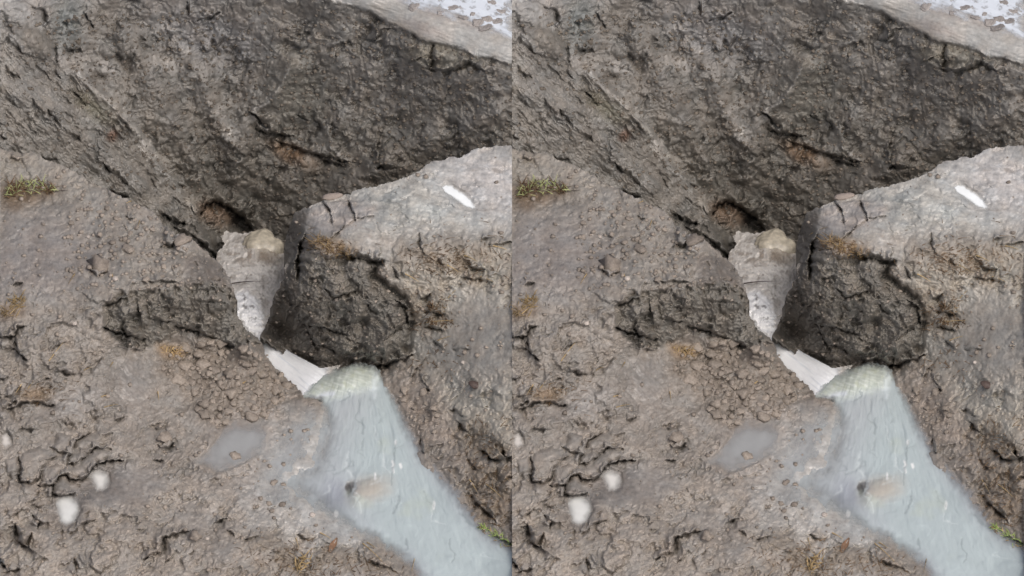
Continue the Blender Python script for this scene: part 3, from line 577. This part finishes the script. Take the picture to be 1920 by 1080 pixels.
S.stroke([(700,715),(708,760),(722,850),(735,880)],8,.006); S.stroke([(745,925),(752,945)],5,-.008)
S.blob(690,915,40,26,-20,.035); S.blob(655,915,8,15,10,-.04); S.stroke([(664,905),(682,897),(705,893)],4,-.006)
S.blob(640,925,30,24,0,-.02)
S.col[:] = lin(181,193,194)
S.tint(S.mask_poly([(620,745),(700,720),(650,860),(700,1000),(560,950),(530,900)], 45), (173,179,182), .9); S.tint(1-sstep(-30,15,dp), (178,180,180), .9)
S.tint(np.exp(-(np.clip(dp,0,None)/22)**2)*sstep(720,790,X), (160,164,169), .9)
S.tint(S.mask_blob(690,918,40,22,-15,.7), (176,166,152), .75); S.tint(S.mask_blob(632,925,28,26,0,.8), (146,151,160), .7)
S.tint(S.mask_blob(655,915,6,14,8,.5), (82,80,78), .9)
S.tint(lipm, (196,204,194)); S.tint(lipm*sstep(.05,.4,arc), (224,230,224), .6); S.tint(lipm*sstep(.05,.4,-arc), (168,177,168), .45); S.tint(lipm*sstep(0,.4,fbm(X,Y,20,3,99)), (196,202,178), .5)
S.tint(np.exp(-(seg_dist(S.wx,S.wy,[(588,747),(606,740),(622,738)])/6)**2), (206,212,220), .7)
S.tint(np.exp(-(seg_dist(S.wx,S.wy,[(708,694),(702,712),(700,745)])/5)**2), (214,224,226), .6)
S.col *= (1+.07*flow+.05*flow2+.05*fbm(X,Y,60,3,84))[...,None]
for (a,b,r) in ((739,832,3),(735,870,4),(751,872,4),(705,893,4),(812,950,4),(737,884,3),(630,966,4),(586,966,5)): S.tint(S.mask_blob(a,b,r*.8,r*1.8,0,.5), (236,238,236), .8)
for (p,wd) in (([(740,830),(736,880),(734,910)],2),([(748,930),(744,950),(738,962)],2.5),([(865,965),(885,985),(905,990)],3),([(760,1010),(765,1030)],2)): S.tint(np.exp(-(seg_dist(S.wx,S.wy,p)/wd)**2), (140,150,152), .6)
for i_ in range(34):
    a0 = rng.uniform(math.radians(60),math.radians(112)); r0_ = rng.uniform(110,460); L0 = rng.uniform(18,60)
    pts_ = [(690+math.cos(a0+.05*k_*rng.normal()*.3)*(r0_+L0*k_/3)+.12*((600+r0_)-700), 600+math.sin(a0)*(r0_+L0*k_/3)) for k_ in range(4)]
    m_ = np.exp(-(seg_dist(S.wx,S.wy,pts_)/rng.uniform(1.2,2.6))**2)*sstep(20,50,dp)
    S.tint(m_, (136,146,148) if rng.random() < .6 else (212,220,220), rng.uniform(.25,.6)); S.D -= .002*m_
S.tint(sstep(.1,.5,fbm(X,Y,70,3,88))*sstep(30,70,dp), (188,198,186), .5)
S.rough[:] = .20
opac = sstep(-6,(14+34*(1-sstep(600,700,X)))*sstep(735,800,Y)+8,dp); opac = np.clip(opac,0,1)
opac = np.where(lipm>.3, np.maximum(opac, lipm), opac)
opac = np.maximum(opac, sstep(0,60,dfm)*np.clip(.55+.5*fbm(X,Y,26,3,83),.15,.8)*sstep(735,775,Y))
qs = .25*(dp[1:,1:]+dp[:-1,1:]+dp[1:,:-1]+dp[:-1,:-1]) > -3
qs |= .25*(dfm[1:,1:]+dfm[:-1,1:]+dfm[1:,:-1]+dfm[:-1,:-1]) > 0
qs &= .25*(opac[1:,1:]+opac[:-1,1:]+opac[1:,:-1]+opac[:-1,:-1]) > .004
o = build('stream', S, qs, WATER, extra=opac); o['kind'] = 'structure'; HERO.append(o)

G = Layer(np.arange(370,665.1,ST), np.arange(425,790.1,ST), [
 (600,718,-.70),(572,738,-.70),(545,692,-.80),(500,650,-.87),(465,622,-.92),(440,590,-.93),(485,580,-.92),(470,525,-1.06),(470,480,-1.17),(430,450,-1.36),(520,450,-1.33),(480,435,-1.38),(640,770,-.78),(640,690,-.8),(450,700,-1.1),(390,500,-1.25),(550,620,-1.0),(420,432,-1.46),(380,700,-1.3),(560,500,-1.3)])
X, Y = G.X, G.Y
G.col[:] = lin(200,196,189)
m_cas = G.mask_poly([(485,622),(545,648),(612,680),(618,720),(572,748),(500,700)], 10); m_foam = G.mask_poly([(436,548),(462,545),(482,560),(492,590),(488,640),(440,610)], 8)
st = ani(X,Y,36,60,7,4,90,'ridge'); ft = fbm(X,Y,12,4,91,.6,'ridge')
G.D += m_cas*.011*st + (1-m_cas)*(.022*ft + .012*fbm(X,Y,22,3,92,.5))
G.tint(m_cas, (249,252,254)); G.tint(m_cas*sstep(.0,.6,-st), (200,208,218), .75); G.tint(m_cas*sstep(.1,.5,ani(X,Y,38,90,5,3,100)), (206,214,222), .7); G.tint(m_cas*sstep(620,655,Y)*np.exp(-(np.clip(sdf(G.wx,G.wy,[(485,622),(545,648),(612,680),(618,720),(572,748),(500,700)]),0,None)/7)**2), (170,178,190), .6)
G.tint(np.clip(m_foam*1.4,0,1)*sstep(-.6,.0,ft), (253,254,254), .98); G.tint(m_foam*sstep(.1,.6,-ft), (140,139,136), .75)
G.tint((1-m_foam)*(1-m_cas)*sstep(.2,.7,ft), (186,178,170), .6); G.tint((1-m_foam)*(1-m_cas)*sstep(0,.5,-ft), (128,118,108), .6)
G.tint(G.mask_blob(430,440,16,8,0,.6), (220,218,212), .8); G.tint(G.mask_blob(465,480,40,10,0,.8), (150,134,116), .6)
gn = fbm(X*.9,Y,15,4,95,.7); gw = fbm(X*.8,Y*1.1,24,3,96,.6,'ridge')
wet_ = (1-m_cas); G.tint(wet_*sstep(.15,.6,gw)*(1-m_foam), (232,228,221), .85); G.tint(wet_*sstep(.15,.55,-gn)*(1-m_foam), (122,113,102), .8); G.tint(wet_*sstep(.2,.6,gn)*(1-m_foam), (206,194,176), .5); G.tint(G.mask_blob(505,482,26,14,10,.7), (138,126,112), .7)
G.tint(G.mask_blob(500,450,32,20,15,.7), (176,164,140), .65); G.D += .05*G.mask_blob(497,452,38,30,15,.8)+wet_*.010*gn+wet_*.010*gw
G.tint(m_foam*sstep(.12,.4,-gn), (120,118,115), .75); G.rough[:] = .12
P_GULLY = [(400,494),(411,471),(422,459),(414,444),(424,434),(438,435),(452,441),(470,433),(490,431),(508,440),(520,455),(527,468),(541,488),(562,508),(655,690),(655,775),(560,775),(470,720),(420,620),(395,520)]
gk_ = sdf(G.X, G.Y, P_CHUNK); gk_ = .25*(gk_[1:,1:]+gk_[:-1,1:]+gk_[1:,:-1]+gk_[:-1,:-1]) < 9
o = build('cascade', G, quad_inside(G, P_GULLY) & gk_, WATER, extra=np.ones_like(G.X)); o['kind'] = 'structure'; HERO.append(o)

# ------------------------------------------------------------------ things
THINGS = []          # (object, label with {s} for the view, category, group)
def link(o): C.objects.link(o); return o
def meshobj(name, verts, faces, mat, parent=None, smooth=True):
    me = bpy.data.meshes.new(name); me.from_pydata([tuple(v) for v in verts], [], faces); me.update()
    if smooth: me.polygons.foreach_set('use_smooth', [True]*len(me.polygons))
    me.materials.append(mat); o = link(bpy.data.objects.new(name, me))
    if parent: o.parent = parent
    return o
def thing(o, label, cat, group=None): THINGS.append((o, label, cat, group)); return o
import bmesh
def lump_mesh(name, seed, sub, mat, amp=.35, flat=.7, fr=1.3):
    bm = bmesh.new(); bmesh.ops.create_icosphere(bm, subdivisions=sub, radius=1)
    from mathutils import noise
    for v in bm.verts:
        p = v.co*fr+Vector((seed*7.3, seed*3.1, 0))
        k = 1+amp*(noise.noise(p)*1.2+.5*noise.noise(p*2.3)+.25*noise.noise(p*5))
        v.co = v.co*k; v.co.z *= flat
    me = bpy.data.meshes.new(name); bm.to_mesh(me); bm.free()
    me.polygons.foreach_set('use_smooth', [True]*len(me.polygons)); me.materials.append(mat)
    return me
M_CLOD = simple_mat('clod_earth', (140,130,119), .65, .32, 3, .2)
M_DARK2 = simple_mat('wet_earth', (150,144,139), .5, .3, 3, .2); M_DARK = simple_mat('dark_earth', (84,70,64), .55, .3, 3, .1); M_TAN = simple_mat('tan_stone', (186,178,160), .3, .3, 4, .0, .4)
M_PALE = simple_mat('pale_grit', (188,178,168), .6, .25, 3, .2)
M_STRAW = simple_mat('straw', (176,152,110), .7, .3, 30, .35, 0); M_ROOT = simple_mat('dead_roots', (112,90,66), .8, .4, 30, .3, 0)
M_GRASS = simple_mat('grass_green', (166,172,120), .6, .3, 20, .2, 0); M_TWIG = simple_mat('twig', (62,52,46), .7, .3, 30, .1, 0)
M_LEAF = simple_mat('dead_leaf', (124,96,74), .7, .35, 40, .1, .2); M_SLAB = simple_mat('mud_slab', (150,138,128), .6, .2, 20, 0, .3)
dlumps = [lump_mesh('mud_lump', 40+k, 3, M_DARK2, .5, .6, 1.2) for k in range(3)]
lumps = [lump_mesh('mud_clod', k, 2, M_CLOD, .62, .75, 1.55) for k in range(8)]
def put(name, me, X, Y, rx, ry=None, L=NEAR, sink=.32, rz=None, rzh=None):
    ry = ry or rx; h = (rzh or min(rx, ry)*.8)/PX; p = L.at(X, Y)
    o = link(bpy.data.objects.new(name, me)); o.location = (p.x, p.y, p.z+h*(.7-sink*1.6))
    o.scale = (rx/PX, ry/PX, h); o.rotation_euler = (rng.uniform(-.25,.25), rng.uniform(-.25,.25), rng.uniform(0,6.28) if rz is None else rz)
    return o
# clods
def scatter(n, poly, r0, r1, mind, label, group, cat='clod', name='mud_clod', mats=None):
    pts = []; P = np.array(poly); tries = 0
    while len(pts) < n and tries < n*60:
        tries += 1; x = rng.uniform(P[:,0].min(),P[:,0].max()); y = rng.uniform(P[:,1].min(),P[:,1].max())
        if not inside(np.array([x]), np.array([y]), poly)[0]: continue
        r = r0+(r1-r0)*rng.random()**2.2; q_ = (np.array([x]), np.array([y]))
        if not inside(*q_, P_NEAR)[0] or sdf(*q_, P_CHUNK)[0] > -14 or any(sdf(*q_, p_)[0] > -9 for p_ in PUD): continue
        if any(math.hypot(x-a,y-b) < (r+c)*mind for a,b,c in pts): continue
        pts.append((x,y,r))
    for x,y,r in pts:
        o = put(name, lumps[rng.integers(8)] if mats is None else mats[rng.integers(len(mats))], x, y, r*rng.uniform(.9,1.3), r*rng.uniform(.8,1.1))
        thing(o, label, cat, group)
scatter(22, [(175,380),(280,400),(340,440),(350,520),(260,530),(150,520),(120,420)], 4.5, 7.5, 1.3, 'small crumb of grey earth strewn over the upper left bank of the {s} hole', 'crumbs on the upper left bank')
scatter(92, P_RUBBLE, 5.5, 13, .72, 'rounded mud clod heaped between the left cliff and the milky pool of the {s} view', 'clods heaped beside the pool')
scatter(5, [(482,890),(545,890),(540,965),(490,960)], 5, 8, 1.3, 'grey clod on the pale silt at the left shore of the {s} pool', 'clods on the silt by the pool')
scatter(12, [(740,700),(800,720),(830,800),(800,830),(750,740)], 4, 8, 1.2, 'lump of brown earth on the right shore above the {s} pool', 'lumps on the right shore')
for (x,y,rx,ry,lab) in ((185,497,22,16,'broad half-buried clod on the upper left bank of the {s} hole'),(340,452,13,16,'pale upright lump at the inner rim of the left bank in the {s} view'),
    (310,822,14,13,'single rounded clod above the smooth damp hollow in the {s} view'),(441,855,11,10,'tan lump at the lower edge of the bluish puddle in the {s} view'),(365,1005,13,10,'knobbly clod beside a deep crack at the bottom of the {s} view'),(240,467,14,9,'flat clod amid crumbs on the middle of the left bank, {s} view')):
    thing(put('mud_clod', lumps[rng.integers(8)], x, y, rx, ry), lab, 'clod')
for (x,y,a_,b_) in ((845,15,13,5),(826,25,7,4),(885,26,6,5),(872,33,12,5),(896,43,11,6),(912,37,10,5),(930,40,11,5),(908,52,14,6),(936,22,10,4),(921,6,8,4),(776,14,9,6)):
    thing(put('mud_lump', dlumps[rng.integers(3)], x, y, a_, b_*1.3, L=FAR, sink=.3, rz=rng.uniform(-.4,.0), rzh=b_*.6), 'dark lump of mud standing in the white flood water beyond the {s} hole', 'clod', 'dark lumps in the flood water')
# pale pebbles
for (x,y,r,lab) in ((165,444,4,'small whitish pebble on the upper left bank of the {s} view'),(140,607,5,'round whitish pebble left of the dark cliff in the {s} view'),(868,1010-330,4,'tiny pale pebble on the brown right bank of the {s} view'),(388,1011,4,'bright white pebble in the damp hollow at the bottom of the {s} view'),(586,966,6,'pale pebble at the shallow left shore of the {s} pool'),(216,523,6,'cream pebble with a dark side on the lower edge of the left bank, {s} view')):
    me = lump_mesh('pebble', x, 2, M_PALE, .25, .8); thing(put('pebble', me, x, y, r, r), lab, 'pebble')
me = lump_mesh('stone', 5, 3, M_DARK, .2, .7); thing(put('stone', me, 890, 724, 12, 8, sink=.1, rz=-.5), 'dark brown oblong stone alone on the right bank of the {s} view', 'stone')
me = lump_mesh('boulder', 4, 4, M_TAN, .22, .75, 1.2)
o = put('boulder', me, 492, 458, 38, 36, L=G, sink=.62, rz=.3, rzh=30); o.rotation_euler = (0,0,.3); thing(o, 'tan half submerged boulder in the gully where the stream drops into the {s} hole', 'boulder')
me = lump_mesh('mud_slab', 3, 2, M_SLAB, .25, .4); thing(put('mud_slab', me, 623, 369, 20, 8, rzh=8, rz=.15), 'thin flat flake of mud at the tip of the pale tongue, {s} view', 'mud flake')

# strands: straw, grass, twigs
def strand(verts, faces, p, d, up, ln, rad, bend, seg=4, sides=3):
    base = len(verts); d = d.normalized(); side = d.cross(up).normalized()
    for i in range(seg+1):
        t = i/seg; c = p + d*ln*t + up*(bend*ln*math.sin(t*math.pi*.8)) ; r = rad*(1-.75*t)
        for k in range(sides):
            a = 2*math.pi*k/sides; verts.append(c + side*r*math.cos(a) + up*r*math.sin(a))
    for i in range(seg):
        for k in range(sides):
            a = base+i*sides+k; b = base+i*sides+(k+1) % sides; faces.append((a, b, b+sides, a+sides))
UP = Vector((0,0,1))
def straw_at(name, x0, y0, x1, y1, rad, mat, label, cat, group=None, bend=.06, L=NEAR, lift=.006):
    a = L.at(x0,y0); b = L.at(x1,y1); c = (a+b)/2; v, f = [], []
    a.z += lift; b.z += lift
    strand(v, f, a-c, b-a, UP, (b-a).length, rad/PX, bend)
    o = meshobj(name, v, f, mat); o.location = c; thing(o, label, cat, group); return o
straws = [(150,700,172,690),(92,678,118,645),(195,765,222,760),(40,722,28,742),(52,730,62,718),(190,745,205,742),(296,735,298,752),(212,680,206,690),(140,515,128,535),(210,515,214,528),(246,378,236,383),(262,415,258,428),(6,592,45,566),(18,590,38,575),
  (560,1050,562,1080),(565,1055,580,1035),(680,1020,720,1060),(555,1010,560,1030),(688,1018,705,1030),(780,1040,772,1075),(838,498,860,512),(760,515,785,530),(870,480,895,492),(925,462,950,470),(812,585,838,578),(800,606,850,604),(840,560,855,545),(575,470,612,478),(600,455,618,470),(640,478,615,485),(560,440,592,428),(900,520,925,530),(820,640,845,632),(912,910,940,935),(930,890,955,905),(880,900,895,925),(600,700+300,620,1012),(430,705,445,712),(455,720,470,712)]
for s_ in straws: straw_at('straw', *s_, 1.3, M_STRAW, 'thin pale stalk of straw pressed on the mud of the {s} view', 'straw', 'stalks of straw on the mud')
straw_at('twig', 434,536,488,533,1.6,M_TWIG,'thin dark twig across the foam in the gully of the {s} view','twig',L=G,lift=.02)
straw_at('twig', 97,361,128,359,1.2,M_TWIG,'fine dark twig sticking out beside the green grass tuft of the {s} view','twig')
pp = F.at(354,27); v, f = [], []; strand(v, f, Vector((0,0,0)), Vector((.02,-.1,1)), Vector((0,-1,0)), .14, 2.2/PX, .02); o = meshobj('stick', v, f, M_TWIG); o.location = pp; thing(o, 'short dark upright stick in the back wall at the top of the {s} view', 'stick')

def tuft(name, X0, Y0, spots, label, n_g, n_d, ln, gmat=M_GRASS, dmat=M_ROOT):
    base = N.at(X0,Y0); e = link(bpy.data.objects.new(name, None)); e.location = base; e.empty_display_size = .05
    for (pn, n, mat) in (('green_blade', n_g, gmat), ('dead_blade', n_d, dmat)):
        if not n: continue
        v, f = [], []
        for i in range(n):
            sx, sy, sp = spots[rng.integers(len(spots))]
            p = N.at(sx+rng.normal()*sp, sy+rng.normal()*sp*.55)-base; p.z -= .004
            d = Vector((rng.normal()*.9, rng.normal()*.7, rng.uniform(.25,1.0)))
            strand(v, f, p, d, UP, ln*rng.uniform(.5,1.2), rng.uniform(1.1,2.0)/PX, rng.uniform(.0,.35))
        o = meshobj(pn, v, f, mat, e); o['kind'] = 'stuff'
    return thing(e, label, 'grass')
tuft('grass_tuft', 52, 358, [(32,352,9),(50,350,10),(72,352,12),(90,356,8),(22,362,8)], 'straggly tuft of green and brown grass on the upper left bank of the {s} view', 60, 100, .065)
tuft('grass_tuft', 930, 1000, [(908,990,4),(918,998,5),(928,1005,5),(940,1013,5),(952,1020,4)], 'strip of bright green grass along the right edge of the {s} milky stream', 90, 25, .035, simple_mat('bright_grass', (166,186,108), .5, .25, 20, .1, 0), M_STRAW)
tuft('dry_grass', 22, 578, [(15,585,9),(30,572,8),(38,562,6)], 'dry yellow grass pressed flat on the left edge of the {s} bank', 0, 60, .05, M_GRASS, M_STRAW)
tuft('dry_grass', 618, 466, [(600,452,8),(615,462,10),(635,474,9),(652,480,6)], 'yellow brown tuft of roots hanging at the brow of the dark earth block, {s} view', 0, 70, .05, M_GRASS, simple_mat('yellow_roots', (142,120,86), .8, .3, 30, .2, 0))
tuft('dry_grass', 322, 660, [(315,658,8),(330,662,8)], 'small tuft of yellow roots among clods under the left cliff of the {s} view', 0, 60, .03, M_GRASS, M_STRAW)
tuft('dry_grass', 815, 600, [(812,578,7),(808,608,8),(840,606,8)], 'rusty roots poking out of the right bank beside the earth block, {s} view', 0, 80, .035, M_GRASS, M_ROOT)
tuft('dry_grass', 568, 1050, [(565,1050,8),(560,1065,7)], 'spray of dry yellow stalks at the bottom edge of the {s} stream bank', 0, 40, .06, M_GRASS, M_STRAW)
# dead leaf
v, f = [], []
for i in range(7):
    t = i/6; wd = .035*math.sin(math.pi*min(max(t,.06),.95))
    for k in (-1,0,1): v.append(Vector((wd*k*.55, (t-.5)*.12, .012+.012*abs(k)+.012*math.sin(t*5))))
for i in range(6):
    for k in range(2): a = i*3+k; f.append((a,a+1,a+4,a+3))
o = meshobj('dead_leaf', v, f, M_LEAF); o.location = N.at(624,1025); o.rotation_euler = (.3,.2,-.4); thing(o, 'curled rust brown dead leaf on the bottom bank of the {s} stream', 'leaf')

# litter and fine crumbs that nobody could count
v, f = [], []
for (cx,cy,rx,ry,n) in ((850,490,110,38,200),(800,585,45,35,90),(920,930,60,75,170),(600,1055,130,40,190),(625,468,40,16,60),(70,735,60,30,50),(910,830,45,45,60),(820,680,50,40,40)):
    for i in range(n):
        x, y = cx+rng.normal()*rx*.55, cy+rng.normal()*ry*.55
        if not (2 < x < 958 and 400 < y < 1100): continue
        if float(sdf(np.array([x]),np.array([y]),P_POOL)[0]) > -4 or inside(np.array([x]),np.array([y]),P_CHUNK)[0]: continue
        p = N.at(x,y); p.z += .003; d = Vector((rng.normal(), rng.normal()*.9, rng.uniform(-.1,.3)))
        strand(v, f, p, d, UP, rng.uniform(.02,.06), rng.uniform(.6,1.1)/PX, rng.uniform(-.1,.25), 3)
o = meshobj('root_litter', v, f, M_ROOT); o['kind'] = 'stuff'; HERO.append(o)
ico = lump_mesh('tmp', 1, 1, M_CLOD, .3, .8); iv = np.array([x.co for x in ico.vertices]); ifc = [tuple(p.vertices) for p in ico.polygons]
def crumbs(name, n, L, region, r0, r1, mat, test):
    vs, fs = [], []; c = 0
    x0,y0,x1,y1 = region
    while c < n:
        x, y = rng.uniform(x0,x1), rng.uniform(y0,y1)
        c += 1
        if not test(x,y): continue
        r = (r0+(r1-r0)*rng.random()**(1.6 if L is NEAR and 120 < x < 360 and 370 < y < 545 else 3))/PX; p = np.array(L.at(x,y))
        b = sum(len(k) for k in vs) if False else crumbs.n
        a = rng.uniform(0,6.28); R = np.array([[math.cos(a),-math.sin(a),0],[math.sin(a),math.cos(a),0],[0,0,1]])
        vs.append((iv*np.array([1,rng.uniform(.7,1),rng.uniform(.6,.9)])*r) @ R.T + p + np.array([0,0,r*.25])); fs += [tuple(i+b for i in q) for q in ifc]; crumbs.n += len(iv)
    crumbs.n = 0
    o = meshobj(name, np.concatenate(vs), fs, mat); o['kind'] = 'stuff'; HERO.append(o)
crumbs.n = 0
def t_near(x,y):
    a, b = np.array([x]), np.array([y])
    if not inside(a,b,P_NEAR)[0] or sdf(a,b,P_POOL)[0] > -6 or any(sdf(a,b,p_)[0] > -8 for p_ in PUD): return False
    k = .18
    if inside(a,b,P_RUBBLE)[0]: k = 1
    elif 120 < x < 360 and 380 < y < 545: k = .8
    elif inside(a,b,P_TONGUE)[0]: k = .05
    return rng.random() < k
crumbs('earth_crumbs', 7000, N, (2,290,958,1090), 1.5, 6.0, M_CLOD, t_near)
M_WC = simple_mat('wall_crumb', (106,98,88), .7, .3, 3, .2)
crumbs('wall_crumbs', 4500, F, (2,20,958,440), 1.4, 5, M_WC, lambda x,y: not inside(np.array([x]),np.array([y]),P_FIELD)[0] and not (x < y*.8+30 and rng.random() < .7))

# puddles: shallow dishes of water; sky reflection is painted into the white ones
def puddle(name, X0, Y0, poly, rgb, label, rough=.12, dz=.004, soft=10.0):
    p = np.array(poly); L = Layer(np.arange(p[:,0].min()-8,p[:,0].max()+8,1.6), np.arange(p[:,1].min()-8,p[:,1].max()+8,1.6), [(0,0,0),(100,0,0),(0,100,0),(100,100,0)])
    zs = [N.at(min(max(a,1),958),b).z for a,b in poly]; L.z[:] = np.array([[N.at(min(max(x,1),958),y).z for x in L.xs] for y in L.ys])
    zb = L.z.copy(); A = np.stack([np.ones(L.X.size), (L.X-X0).ravel(), (L.Y-Y0).ravel()],1)
    d = sdf(L.X+ .5*(L.wx-L.X), L.Y+.5*(L.wy-L.Y), poly); ring = (np.abs(d+4) < 4).ravel()
    cf, *_ = np.linalg.lstsq(A[ring], zb.ravel()[ring], rcond=None)
    L.z = (A @ cf).reshape(L.X.shape)-.002+np.maximum(zb-(A @ cf).reshape(L.X.shape),0)*.0
    L.col[:] = lin(*rgb); L.col *= (1+.10*fbm(L.X,L.Y,20,3,78))[...,None]; L.rough[:] = rough; op = (.8 if soft > 20 else 1)*sstep(-soft*.6,soft*1.2,d+(3 if soft < 20 else 16)*fbm(L.X,L.Y,14 if soft < 20 else 34,3,77))
    q = .25*(op[1:,1:]+op[:-1,1:]+op[1:,:-1]+op[:-1,:-1]) > .02
    Xm = (p[:,0].max() > 960)
    if Xm: q[:, :] = q & (L.X[1:,1:] <= 960)
    if p[:,0].min() < 0: q[:, :] = q & (L.X[:-1,:-1] >= 0)
    o = build(name, L, q, WATER, extra=op); return thing(o, label, 'puddle')
puddle('puddle',186,900,PUD[0],(206,205,200),'small sky-white puddle under the cracked mud plates in the {s} view')
puddle('puddle',126,955,PUD[1],(208,209,205),'round sky-white puddle, lower of the pair at the bottom left of the {s} view')
puddle('puddle',455,825,PUD[2],(164,166,166),'dull bluish puddle on the silt left of the {s} stream',soft=22)
puddle('puddle',862,368,PUD[3],(240,244,243),'slim bright white drop-shaped puddle on the pale tongue of the {s} view',soft=3)
puddle('puddle',11,826,PUD[4],(200,196,190),'tiny pale puddle at the left edge of the {s} view above the cracked plates',soft=6)

# ------------------------------------------------------------------ lay the two views side by side, and carry the setting on past the frame
for o in HERO:
    kids = list(o.children)
    for k, dx in enumerate((1.5, -4.5, 4.5)):
        if k and o.name.split('.')[0] in ('root_litter','earth_crumbs','wall_crumbs'): continue
        c = o.copy(); C.objects.link(c); c.location.x = dx
        if k: continue
        for ch in kids:
            d = ch.copy(); C.objects.link(d); d.parent = c
    o.location.x = -1.5
for (o, lab, cat, grp) in THINGS:
    kids = list(o.children)
    c = o.copy(); C.objects.link(c); c.location.x = o.location.x+1.5; o.location.x -= 1.5
    for ch in kids:
        d = ch.copy(); C.objects.link(d); d.parent = c
    for q, s_ in ((o, 'left-hand'), (c, 'right-hand')):
        q['label'] = lab.format(s=s_); q['category'] = cat
        if grp: q['group'] = grp + ', ' + s_ + ' view'
